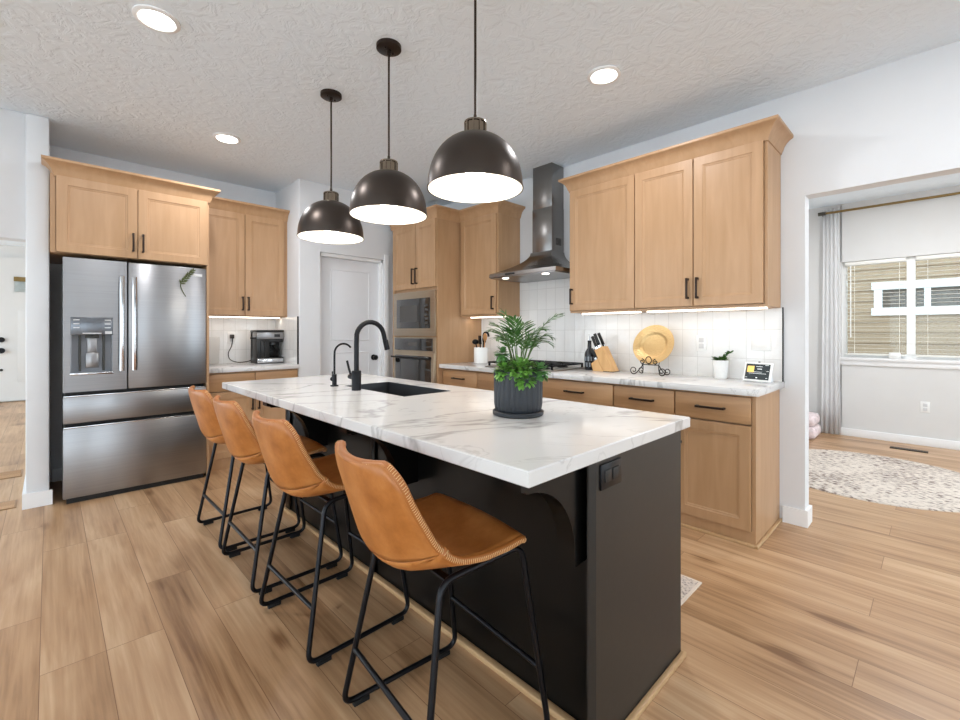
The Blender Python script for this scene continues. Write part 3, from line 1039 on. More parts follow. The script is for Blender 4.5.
# leaf sprig stuck to the fridge door
t = thing('leaf_sprig', 'small dark green leaf sprig stuck on the right refrigerator door', 'leaf sprig', (0.81, FY - 0.008, 1.53))
mb = MB(); mb.tube(spline([(0.81, FY - 0.006, 1.53), (0.785, FY - 0.008, 1.58), (0.775, FY - 0.008, 1.63), (0.80, FY - 0.01, 1.69), (0.855, FY - 0.012, 1.742)], 5), 0.003, 6); mb.build('stem', 'sprig', t)
mb = MB()
def leaf_blade(mb, base, d, nrm, L, w, fold=0.25, k=5):
    base, d, nrm = Vector(base), Vector(d).normalized(), Vector(nrm).normalized()
    sdir = d.cross(nrm).normalized()
    nrm = sdir.cross(d).normalized()
    mid, lf, rt = [], [], []
    for i in range(k + 1):
        t_ = i / k
        ww = w * (sin(pi * min(1, t_ * 0.92 + 0.06)) ** 0.8)
        p = base + d * (L * t_) - nrm * (L * 0.18 * t_ * t_)
        mid.append(mb.bm.verts.new(p))
        lf.append(mb.bm.verts.new(p + sdir * ww + nrm * (ww * fold)))
        rt.append(mb.bm.verts.new(p - sdir * ww + nrm * (ww * fold)))
    for i in range(k):
        mb.face([mid[i], mid[i + 1], lf[i + 1], lf[i]])
        mb.face([rt[i], rt[i + 1], mid[i + 1], mid[i]])
for i in range(9):
    u = i / 8
    p = Vector((0.775, FY - 0.009, 1.635)).lerp(Vector((0.853, FY - 0.012, 1.740)), u)
    for s in (-1, 1):
        a = radians(52 + s * (50 - 25 * u) + random.uniform(-12, 12))
        leaf_blade(mb, p, (cos(a), -0.25 - 0.2 * random.random(), sin(a)), (0, -1, 0), 0.034, 0.0055)
mb.build('leaves', 'sprig', t, recalc=False)

# ------------------------------------------------------------------ coffee nook
cb = cabinet('upper_cabinet', 'two-door maple wall cabinet above the coffee maker', 'cabinet', 'Y', 4.77, 0.325, 0.987, 1.798, 1.39, 2.405,
        [('door', 0.992, 1.382, 1.398, 2.395, (True, 1.36, 1.515, 0.135)), ('door', 1.388, 1.765, 1.398, 2.395, (True, 1.412, 1.515, 0.135))])
crown(cb, [(0.987, 4.765), (1.797, 4.765)], 2.402, 1)
mb = MB(); mb.box(1.02, 1.77, 4.90, 4.93, 1.380, 1.391); mb.build('light_strip', 'strip_glow', cb)
cb = cabinet('base_cabinet', 'maple base cabinet under the coffee counter beside the refrigerator', 'cabinet', 'Y', 4.49, 0.605, 0.987, 1.798, 0.0, 0.874,
        [('drawer', 1.0, 1.388, 0.705, 0.858, (False, 1.19, 0.78, 0.13)), ('drawer', 1.394, 1.785, 0.705, 0.858, (False, 1.59, 0.78, 0.13)),
         ('door', 1.0, 1.388, 0.10, 0.695, (True, 1.362, 0.58, 0.13)), ('door', 1.394, 1.785, 0.10, 0.695, (True, 1.42, 0.58, 0.13))], grain='wood_x')
tag(MB().box(0.988, 1.798, 4.445, 5.088, 0.8745, 0.914, 0.002).build('countertop', 'quartz'), 'small white quartz countertop under the coffee maker', 'countertop')
tag(MB().box(0.988, 1.788, 5.089, 5.0995, 0.914, 1.389).build('backsplash', 'tile_x'), 'white tile backsplash behind the coffee maker', 'backsplash')
t = thing('backsplash', 'narrow white tile side splash with black edge right of the coffee maker', 'backsplash', (1.794, 4.8, 0.914))
MB().box(1.789, 1.7995, 4.478, 5.089, 0.914, 1.388).build('tile_field', 'tile_y', t)
MB().box(1.786, 1.7995, 4.472, 4.479, 0.914, 1.394).build('edge_strip', 'black', t)
# coffee maker
t = thing('coffee_maker', 'black and steel drip coffee maker on the small counter', 'coffee maker', (1.64, 4.90, 0.914))
cx0, cx1, cy0, cy1 = 1.51, 1.775, 4.80, 5.0
mb = MB(); mb.box(cx0, cx1, cy0, cy1, 0.9142, 0.972, 0.006); mb.build('base', 'coffee_black', t)
mb = MB(); mb.box(cx0 + 0.005, cx1 - 0.005, cy0 - 0.004, cy0 + 0.01, 0.922, 0.964, 0.002); mb.build('base_trim', 'chrome', t)
mb = MB(); mb.box(cx0, cx1, cy1 - 0.07, cy1, 0.965, 1.25, 0.006); mb.box(cx0, cx0 + 0.125, cy0 + 0.012, cy1 - 0.02, 0.965, 1.168, 0.004); mb.box(cx0 + 0.12, cx1, cy0 + 0.02, cy1 - 0.02, 1.13, 1.168, 0.004); mb.build('body', 'coffee_black', t)
mb = MB(); mb.box(cx0, cx1, cy0 + 0.002, cy1, 1.165, 1.235, 0.006); mb.build('control_head', 'steel', t)
mb = MB(); mb.box(cx0 + 0.17, cx1 - 0.04, cy0 - 0.002, cy0 + 0.004, 1.185, 1.215); mb.build('display', 'coffee_black', t)
mb = MB(); mb.box(cx0 - 0.004, cx1 + 0.002, cy0 - 0.002, cy1, 1.235, 1.258, 0.006); mb.build('lid', 'coffee_black', t)
mb = MB(); mb.box(cx0 + 0.035, cx0 + 0.085, cy0 + 0.0, cy0 + 0.04, 0.975, 1.15, 0.012); mb.box(cx0 - 0.05, cx0 + 0.03, cy0 + 0.02, cy0 + 0.05, 1.165, 1.185, 0.004); mb.build('filter_arm', 'coffee_black', t)
ccx, ccy = cx1 - 0.09, cy0 + 0.075
mb = MB(); mb.lathe([(0.0, 0.0), (0.058, 0.0), (0.072, 0.03), (0.072, 0.075), (0.05, 0.13), (0.045, 0.145)], (ccx, ccy, 0.974), 28); cf = mb.build('carafe', 'carafe', t)
mb = MB(); mb.lathe([(0.0, 0.158), (0.046, 0.158), (0.05, 0.143), (0.05, 0.128), (0.0, 0.128)], (ccx, ccy, 0.974), 24); mb.tube(fillet([(ccx - 0.045, ccy - 0.02, 1.11), (ccx - 0.09, ccy - 0.045, 1.11), (ccx - 0.09, ccy - 0.045, 1.01), (ccx - 0.06, ccy - 0.03, 1.0)], 0.02), 0.008); mb.build('carafe_handle', 'coffee_black', cf)
mb = MB(); mb.tube(spline([(1.352, 5.075, 1.185), (1.352, 5.045, 1.16), (1.345, 5.055, 1.09), (1.315, 5.05, 1.02), (1.33, 5.04, 0.955), (1.40, 5.03, 0.925), (1.47, 5.0, 0.93), (1.52, 4.98, 0.945)], 6), 0.0045, 8); mb.box(1.335, 1.37, 5.045, 5.083, 1.17, 1.21, 0.004); mb.build('power_cord', 'cable', t)
def outlet(name, label, cat, kind, f, a0, a1, z0, z1, mat='plastic', slots='slots', vertical=True, mark='outline'):
    F = fr(kind, f)
    t = thing(name, label, cat, F((a0 + a1) / 2, 0, (z0 + z1) / 2))
    mb = MB(); fbox(mb, F, a0, a1, -0.001, 0.006, z0, z1, 0.002); mb.build('cover_plate', mat, t)
    w, h = a1 - a0, z1 - z0
    if slots == 'slots':
        for i in range(2):
            mb = MB()
            if vertical:
                c0 = z0 + h * (0.16 + 0.38 * i)
                fbox(mb, F, a0 + w * 0.26, a1 - w * 0.26, 0.005, 0.0085, c0, c0 + h * 0.30, 0.001)
            else:
                c0 = a0 + w * (0.16 + 0.38 * i)
                fbox(mb, F, c0, c0 + w * 0.30, 0.005, 0.0085, z0 + h * 0.26, z1 - h * 0.26, 0.001)
            mb.build('socket', mark, t)
    else:
        for i in range(2):
            mb = MB()
            c0 = a0 + w * (0.14 + 0.38 * i)
            fbox(mb, F, c0, c0 + w * 0.34, 0.005, 0.009, z0 + h * 0.2, z1 - h * 0.2, 0.002)
            mb.build('rocker', mark if slots == 'dark' else 'plastic', t)
    return t
outlet('power_outlet', 'white outlet the coffee maker is plugged into', 'outlet', 'Y', 5.0885, 1.317, 1.388, 1.12, 1.235)
t = tag(MB().obox((1.115, 5.035, 1.052), (1, 0, 0), (0, 1, 0.16), (0, -0.16, 1), 0.115, 0.006, 0.136, 0.003).build('cutting_board', 'glass_board'), 'pale board leaning on the coffee nook backsplash beside the refrigerator', 'cutting board')

# ------------------------------------------------------------------ oven tower and uppers on the range wall
XT = 2.822
t = cabinet('tall_cabinet', 'tall maple oven cabinet beside the pantry door', 'cabinet', 'X', XT, 0.62, 3.53, 4.345, 0.0, 2.405,
        [('door', 3.885, 4.305, 1.70, 2.392, (True, 3.915, 1.83, 0.17)), ('door', 3.548, 3.878, 1.70, 2.392, (True, 3.850, 1.83, 0.17)),
         ('drawer', 3.548, 4.305, 0.12, 0.42, (False, 3.92, 0.30, 0.16))])
crown(t, [(XT - 0.005, 4.36), (XT - 0.005, 3.53), (3.127 + 0.0, 3.53)], 2.402, 1)
F = fr('X', XT)
t = thing('microwave_oven', 'built-in steel microwave in the tall cabinet, above the wall oven', 'microwave', F(3.92, 0.0, 1.2))
mb = MB(); fbox(mb, F, 3.545, 4.30, 0.0005, 0.022, 1.195, 1.668, 0.003); mb.build('trim_frame', 'steel_warm', t)
mb = MB(); fbox(mb, F, 3.625, 4.22, 0.02, 0.034, 1.275, 1.592, 0.003); d = mb.build('door', 'dark_glass', t)
mb = MB(); fbox(mb, F, 3.83, 4.15, 0.033, 0.036, 1.345, 1.52); mb.build('window', 'grey_glass', d)
mb = MB()
for i in range(5): fbox(mb, F, 3.65, 3.70, 0.033, 0.0355, 1.32 + i * 0.045, 1.345 + i * 0.045)
mb.build('keypad', 'grey_glass', d)
t = thing('built_in_oven', 'built-in wall oven below the microwave in the tall cabinet', 'oven', F(3.92, 0.0, 0.45))
mb = MB(); fbox(mb, F, 3.545, 4.30, 0.0005, 0.018, 0.45, 1.182, 0.003); mb.build('frame', 'steel_warm', t)
mb = MB(); fbox(mb, F, 3.585, 4.262, 0.017, 0.03, 1.04, 1.170, 0.003); c = mb.build('control_panel', 'dark_glass', t)
mb = MB(); fbox(mb, F, 3.83, 4.0, 0.029, 0.032, 1.09, 1.13); mb.build('display', 'grey_glass', c)
mb = MB(); fbox(mb, F, 3.555, 4.29, 0.017, 0.03, 0.46, 1.020, 0.003); d = mb.build('door', 'steel_warm', t)
mb = MB(); fbox(mb, F, 3.60, 4.245, 0.029, 0.033, 0.50, 0.985, 0.002); mb.build('window', 'dark_glass', d)
mb = MB(); mb.tube([F(3.58, 0.07, 0.965), F(4.265, 0.07, 0.965)], 0.010, 10)
for a in (3.60, 4.245): mb.cyl(F(a, 0.028, 0.965), F(a, 0.07, 0.965), 0.009, seg=10)
mb.build('handle', 'black', d)

XU = 3.127
up = 'maple wall cabinets on the range wall'
cb = cabinet('upper_cabinet', 'single-door maple wall cabinet in the corner between tall oven cabinet and range hood', 'cabinet', 'X', XU, 0.318, 2.972, 3.527, 1.395, 2.405,
        [('door', 2.992, 3.50, 1.412, 2.395, (True, 3.022, 1.522, 0.13))], up)
crown(cb, [(XU - 0.005, 3.527), (XU - 0.005, 2.972), (3.447, 2.972)], 2.402, 1)
mb = MB(); mb.box(3.25, 3.28, 3.0, 3.50, 1.385, 1.396); mb.build('light_strip', 'strip_glow', cb)
cb = cabinet('upper_cabinet', 'single-door maple wall cabinet directly right of the range hood', 'cabinet', 'X', XU, 0.318, 1.5685, 2.144, 1.395, 2.412,
        [('door', 1.571, 2.138, 1.412, 2.402, (True, 2.112, 1.528, 0.13))], up)
crown(cb, [(3.447, 2.144), (XU - 0.005, 2.144), (XU - 0.005, 1.5685)], 2.409, -1 * -1)
mb = MB(); mb.box(3.25, 3.28, 1.60, 2.11, 1.385, 1.396); mb.build('light_strip', 'strip_glow', cb)
cb = cabinet('upper_cabinet', 'two-door maple wall cabinet at the right end, above the small screen', 'cabinet', 'X', XU, 0.318, 0.724, 1.568, 1.395, 2.412,
        [('door', 1.155, 1.565, 1.412, 2.402, (True, 1.184, 1.53, 0.14)), ('door', 0.744, 1.149, 1.412, 2.402, (True, 1.122, 1.53, 0.14))], up)
crown(cb, [(XU - 0.005, 1.568), (XU - 0.005, 0.724), (3.447, 0.724)], 2.409, 1)
mb = MB(); mb.box(3.25, 3.28, 0.76, 1.54, 1.385, 1.396); mb.build('light_strip', 'strip_glow', cb)

def strip_lamp(x, y, sx, sy):
    L = bpy.data.lights.new('cabinet_strip_lamp', 'AREA')
    L.shape = 'RECTANGLE'; L.size = sx; L.size_y = sy
    L.energy = STRIP_POWER * max(sx, sy) / 0.5; L.color = (1.0, 0.98, 0.95)
    o = bpy.data.objects.new('cabinet_strip_lamp', L); COL.objects.link(o); o.location = (x, y, 1.378)
strip_lamp(3.265, 3.25, 0.03, 0.5)
strip_lamp(3.265, 1.855, 0.03, 0.5)
strip_lamp(3.265, 1.15, 0.03, 0.78)
strip_lamp(1.395, 4.915, 0.75, 0.03)

# range hood
t = thing('range_hood', 'stainless chimney range hood between the wall cabinets', 'range hood', (3.2, 2.55, 1.72))
hy0, hy1, yc = 2.17, 2.93, 2.55
mb = MB()
rings = []
for k in range(11):
    u = k / 10
    z = 1.775 + 0.20 * u
    e = (1 - u) ** 1.9
    xf = 3.245 - (3.245 - 2.96) * e
    w = 0.118 + (0.38 - 0.118) * e
    rings.append([mb.bm.verts.new(Vector(p)) for p in ((3.449, yc + w, z), (xf, yc + w, z), (xf, yc - w, z), (3.449, yc - w, z))])
lo = [mb.bm.verts.new(Vector(p)) for p in ((3.449, hy1, 1.742), (2.957, hy1, 1.742), (2.957, hy0, 1.742), (3.449, hy0, 1.742))]
mb.bridge(lo, rings[0])
for a, b in zip(rings[:-1], rings[1:]): mb.bridge(a, b)
mb.face(rings[-1]); mb.face(lo[::-1])
mb.build('canopy', 'steel_y', t, smooth=35)
mb = MB(); mb.box(2.965, 3.44, hy0 + 0.01, hy1 - 0.01, 1.732, 1.7425); mb.build('filter_panel', 'steel', t)
for yy in (2.32, 2.78):
    mb = MB(); mb.cyl((3.02, yy, 1.7275), (3.02, yy, 1.733), 0.03); mb.build('hood_lamp', 'hood_glow', t)
mb = MB()
for i in range(4): mb.box(2.952, 2.96, 2.62 + i * 0.028, 2.64 + i * 0.028, 1.752, 1.764)
mb.build('button_strip', 'gasket', t)
mb = MB(); mb.box(3.265, 3.4495, 2.437, 2.663, 1.97, 2.38, 0.002); mb.box(3.268, 3.4495, 2.44, 2.66, 2.38, ZC - 0.001, 0.002); c = mb.build('chimney', 'steel_y', t)
mb = MB()
for i in range(6): mb.box(3.325, 3.40, 2.4345, 2.4385, 2.035 + i * 0.011, 2.041 + i * 0.011)
mb.build('vent_grille', 'gasket', c)

# base cabinets along the range wall
XB = 2.905
bc = 'maple base cabinets on the range wall'
def base_unit(a0, a1, label, right_end=False):
    mid = (a0 + a1) / 2
    w = a1 - a0
    fr_ = [('drawer', a0 + 0.004, a1 - 0.004, 0.705, 0.858, (False, mid, 0.782, 0.165))]
    if w > 0.5:
        fr_ += [('door', a0 + 0.004, mid - 0.002, 0.09, 0.694, (True, mid - 0.035, 0.60, 0.13)), ('door', mid + 0.002, a1 - 0.004, 0.09, 0.694, (True, mid + 0.035, 0.60, 0.13))]
    else:
        fr_ += [('door', a0 + 0.004, a1 - 0.004, 0.09, 0.694, (True, a1 - 0.04, 0.60, 0.13))]
    lo = a0 - 0.018 if right_end else a0
    t = cabinet('base_cabinet', label, 'cabinet', 'X', XB, 0.543, lo, a1, 0.0, 0.874, fr_, bc)
    mb = MB(); mb.box(XB - 0.016, XB, lo, a1, 0.0, 0.018, 0.004)
    if right_end: mb.box(XB - 0.016, XW - 0.005, lo - 0.016, lo, 0.0, 0.018, 0.004)
    mb.build('shoe_moulding', 'shoe', t)
base_unit(0.749, 1.183, 'maple base cabinet at the right end, its door visible past the island', True)
base_unit(1.184, 1.615, 'maple base cabinet second from the right end, below the gold plate')
base_unit(1.616, 2.259, 'maple base cabinet below the knife block')
base_unit(2.260, 3.020, 'maple base cabinet under the cooktop, mostly behind the potted palm')
base_unit(3.021, 3.528, 'maple base cabinet beside the tall oven cabinet, below the utensil crock')
tag(MB().box(2.84, 3.449, 0.702, 3.528, 0.8745, 0.914, 0.002).build('countertop', 'quartz'), 'long white quartz countertop along the range wall', 'countertop')
t = thing('backsplash', 'white tile backsplash with black edge along the range wall', 'backsplash', (3.445, 2.1, 0.914))
mb = MB(); mb.box(3.4395, 3.4495, 0.714, 3.528, 0.914, 1.394); mb.box(3.4395, 3.4495, 2.146, 2.970, 1.394, 1.735); mb.build('tile_field', 'tile_y', t)
mb = MB(); mb.box(3.4375, 3.4495, 0.708, 0.7145, 0.914, 1.398); mb.build('edge_strip', 'black', t)
F = fr('X', 3.4395)
outlet('light_switch', 'double white rocker switch on the tile right of the small white pot', 'switch', 'X', 3.4395, 0.778, 0.892, 1.112, 1.232, slots='rocker')
outlet('power_outlet', 'white outlet on the range wall tile left of the small white pot', 'outlet', 'X', 3.4395, 1.178, 1.25, 1.098, 1.215)

# cooktop
t = thing('cooktop', 'gas cooktop with black grates under the range hood', 'cooktop', (3.16, 2.55, 0.914))
mb = MB(); mb.box(2.90, 3.40, 2.17, 2.93, 0.9143, 0.926, 0.004); mb.build('base', 'cooker_steel', t)
for bx, by in ((3.02, 2.33), (3.02, 2.77), (3.28, 2.33), (3.28, 2.77), (3.15, 2.55)):
    mb = MB(); mb.lathe([(0.0, 0.022), (0.03, 0.022), (0.034, 0.016), (0.034, 0.01), (0.045, 0.008), (0.05, 0.0)], (bx, by, 0.925), 20); mb.build('burner', 'black', t)
for y0, y1 in ((2.185, 2.425), (2.43, 2.67), (2.675, 2.915)):
    mb = MB()
    x0, x1 = 2.93, 3.385
    for yy in (y0 + 0.006, (y0 + y1) / 2, y1 - 0.006): mb.box(x0, x1, yy - 0.006, yy + 0.006, 0.952, 0.966, 0.002)
    for xx in (x0 + 0.006, 3.08, 3.23, x1 - 0.006): mb.box(xx - 0.006, xx + 0.006, y0, y1, 0.952, 0.966, 0.002)
    for xx in (x0 + 0.008, x1 - 0.008):
        for yy in (y0 + 0.008, y1 - 0.008): mb.box(xx - 0.007, xx + 0.007, yy - 0.007, yy + 0.007, 0.9255, 0.955)
    mb.build('grate', 'black', t)
for i in range(5):
    mb = MB(); mb.lathe([(0.0, 0.02), (0.013, 0.02), (0.016, 0.0)], (2.915, 2.39 + i * 0.08, 0.9255), 16); mb.build('knob', 'chrome', t)

# ------------------------------------------------------------------ island
IX0, IX1, IY0, IY1 = 0.797, 1.753, 0.660, 3.200
t = thing('kitchen_island', 'black painted kitchen island body under the white countertop', 'island', (1.45, 1.95, 0))
mb = MB()
top = [[(1.19, 0.7065), (1.72, 0.7065), (1.72, 3.16), (1.19, 3.16)], [(1.255, 1.84), (1.61, 1.84), (1.61, 2.52), (1.255, 2.52)]]
v0 = [mb.bm.verts.new((x, y, 0.0)) for x, y in top[0]]; v1 = [mb.bm.verts.new((x, y, 0.8735)) for x, y in top[0]]
v2 = [mb.bm.verts.new((x, y, 0.8735)) for x, y in top[1]]; v3 = [mb.bm.verts.new((x, y, 0.66)) for x, y in top[1]]
mb.face(v0[::-1]); mb.bridge(v0, v1); mb.bridge(v1, v2); mb.bridge(v2, v3); mb.face(v3)
mb.build('body', 'island_black', t)
mb = MB(); mb.prism([(1.735, 0.706), (1.735, 0.688), (1.132, 0.688), (1.112, 0.700), (1.112, 0.706)], lambda p, k: Vector((p[0], p[1], 0.012 + 0.8615 * k))); mb.build('end_panel', 'island_panel', t, smooth=10)
mb = MB()
for y0, y1 in ((1.98, 2.02), (3.08, 3.16)):
    mb = MB(); mb.box(1.178, 1.1905, y0, y1, 0.023, 0.8735, 0.003); mb.build('back_batten', 'island_black', t)
def corbel(yc):
    poly = [(1.192, 0.8735), (0.845, 0.8735), (0.845, 0.835), (0.862, 0.832)]
    for i in range(0, 13):
        a = (pi / 2) * i / 12
        poly.append((0.868 + 0.212 * sin(a), 0.60 + 0.225 * cos(a) + 0.0))
    poly += [(1.08, 0.565), (1.192, 0.565)]
    mb = MB()
    mb.prism(poly, lambda p, k: Vector((p[0], yc - 0.03 + 0.06 * k, p[1])))
    mb.build('corbel', 'island_black', t, smooth=25)
for yc in (0.755, 1.66, 2.56): corbel(yc)
mb = MB(); mb.box(1.095, 1.742, 0.668, 0.6875, 0.0, 0.022, 0.005); mb.build('shoe_moulding', 'shoe_x', t)
mb = MB(); mb.box(1.162, 1.1895, 0.7075, 3.16, 0.0, 0.022, 0.005); mb.build('shoe_moulding', 'shoe', t)
for i in range(4):
    y0 = 0.72 + i * 0.61
    mb = MB(); shaker(mb, lambda a, d, z: Vector((1.72 + d, a, z)), y0, y0 + 0.6, 0.10, 0.86); mb.build('door', 'island_black', t, smooth=25)

o = outlet('power_outlet', 'black outlet plate on the near end of the black island', 'outlet', 'Y', 0.6875, 1.150, 1.268, 0.775, 0.850, mat='stool_metal', vertical=False, mark='gasket')

# countertop with the sink cut-out
SX0, SX1, SY0, SY1 = 1.275, 1.59, 1.86, 2.50
t_top, t_bot = 0.914, 0.874
mb = MB()
xs = [IX0, SX0, SX1, IX1]; ys = [IY0, SY0, SY1, IY1]
b = 0.003
def grid(z, inset):
    X = [IX0 + inset, SX0, SX1, IX1 - inset]; Y = [IY0 + inset, SY0, SY1, IY1 - inset]
    return [[mb.bm.verts.new((x, y, z)) for y in Y] for x in X]
gt, gs, gs2, gb = grid(t_top, b), None, None, grid(t_bot, b)
for g in (gt, gb):
    for i in range(3):
        for j in range(3):
            if (i, j) != (1, 1):
                mb.face([g[i][j], g[i + 1][j], g[i + 1][j + 1], g[i][j + 1]])
def outer(g): return [g[0][0], g[1][0], g[2][0], g[3][0], g[3][1], g[3][2], g[3][3], g[2][3], g[1][3], g[0][3], g[0][2], g[0][1]]
def mid_ring(z):
    out = []
    for v in outer(gt):
        x = IX0 if abs(v.co.x - IX0) < 0.01 else IX1 if abs(v.co.x - IX1) < 0.01 else v.co.x
        y = IY0 if abs(v.co.y - IY0) < 0.01 else IY1 if abs(v.co.y - IY1) < 0.01 else v.co.y
        out.append(mb.bm.verts.new((x, y, z)))
    return out
m1, m2 = mid_ring(t_top - b), mid_ring(t_bot + b)
mb.bridge(outer(gt), m1); mb.bridge(m1, m2); mb.bridge(m2, outer(gb))
ih = lambda g: [g[1][1], g[2][1], g[2][2], g[1][2]]
mb.bridge(ih(gt), ih(gb))
tag(mb.build('countertop', 'quartz', None, smooth=30), 'large white quartz island countertop with grey veins', 'countertop')
# sink
t = thing('sink', 'dark steel undermount sink in the island countertop', 'sink', (1.43, 2.18, 0.70))
mb = MB()
def srect(i, z): return [mb.bm.verts.new(p) for p in ((SX0 - 0.004 + i, SY0 - 0.004 + i, z), (SX1 + 0.004 - i, SY0 - 0.004 + i, z), (SX1 + 0.004 - i, SY1 + 0.004 - i, z), (SX0 - 0.004 + i, SY1 + 0.004 - i, z))]
r = [srect(0.0045, 0.9125), srect(0.0065, 0.9125), srect(0.0075, 0.72), srect(0.02, 0.70)]
for p, q in zip(r[:-1], r[1:]): mb.bridge(p, q)
mb.face(r[-1])
mb.build('basin', 'sink_steel', t, recalc=False)
mb = MB(); mb.lathe([(0.0, 0.0), (0.03, 0.0), (0.04, 0.003), (0.042, 0.0005)], (1.43, 2.18, 0.7005), 24); mb.build('drain', 'chrome', t)
# main faucet
t = thing('faucet', 'tall matte black gooseneck faucet at the island sink', 'faucet', (1.225, 2.25, 0.914))
fx, fy = 1.225, 2.25
mb = MB(); mb.lathe([(0.0, 0.0), (0.026, 0.0), (0.026, 0.105), (0.024, 0.108), (0.0, 0.108)], (fx, fy, 0.9142), 28); mb.build('body', 'black', t)
path = [(fx, fy, 1.02), (fx, fy, 1.17)]
R = 0.088
for i in range(1, 15):
    a = pi * i / 14 * 0.93
    path.append((fx + R - R * cos(a), fy, 1.205 + R * sin(a)))
ex, ez = path[-1][0], path[-1][2]
path.append((ex + 0.012, fy, ez - 0.05))
mb = MB(); mb.tube(path, 0.0135, 14); mb.build('spout', 'black', t)
mb = MB(); mb.tube([(ex + 0.010, fy, ez - 0.035), (ex + 0.024, fy, ez - 0.09)], 0.0155, 14); mb.build('spray_head', 'black', t)
mb = MB(); mb.cyl((fx, fy + 0.02, 0.985), (fx, fy + 0.075, 0.985), 0.014); mb.tube([(fx, fy + 0.062, 0.99), (fx - 0.006, fy + 0.075, 1.03), (fx - 0.012, fy + 0.085, 1.075)], 0.0065, 10); mb.build('lever', 'black', t)
# filtered water faucet
t = thing('water_tap', 'small thin black drinking water tap left of the main faucet', 'faucet', (1.225, 2.515, 0.914))
fx, fy = 1.225, 2.515
mb = MB(); mb.lathe([(0.0, 0.0), (0.024, 0.0), (0.024, 0.006), (0.0135, 0.008), (0.0135, 0.07), (0.0, 0.072)], (fx, fy, 0.9142), 20); mb.build('body', 'black', t)
path = [(fx, fy, 0.98), (fx, fy, 1.09)]
R = 0.058
for i in range(1, 13):
    a = pi * i / 12 * 0.80
    path.append((fx + R - R * cos(a), fy, 1.108 + R * sin(a)))
mb = MB(); mb.tube(path, 0.006, 10); mb.build('spout', 'black', t)
mb = MB(); mb.sphere((fx, fy + 0.026, 0.955), 0.014, 12); mb.cyl((fx, fy, 0.955), (fx, fy + 0.026, 0.955), 0.008); mb.tube([(fx, fy + 0.028, 0.955), (fx, fy + 0.026, 1.0)], 0.004, 8); mb.build('lever', 'black', t)

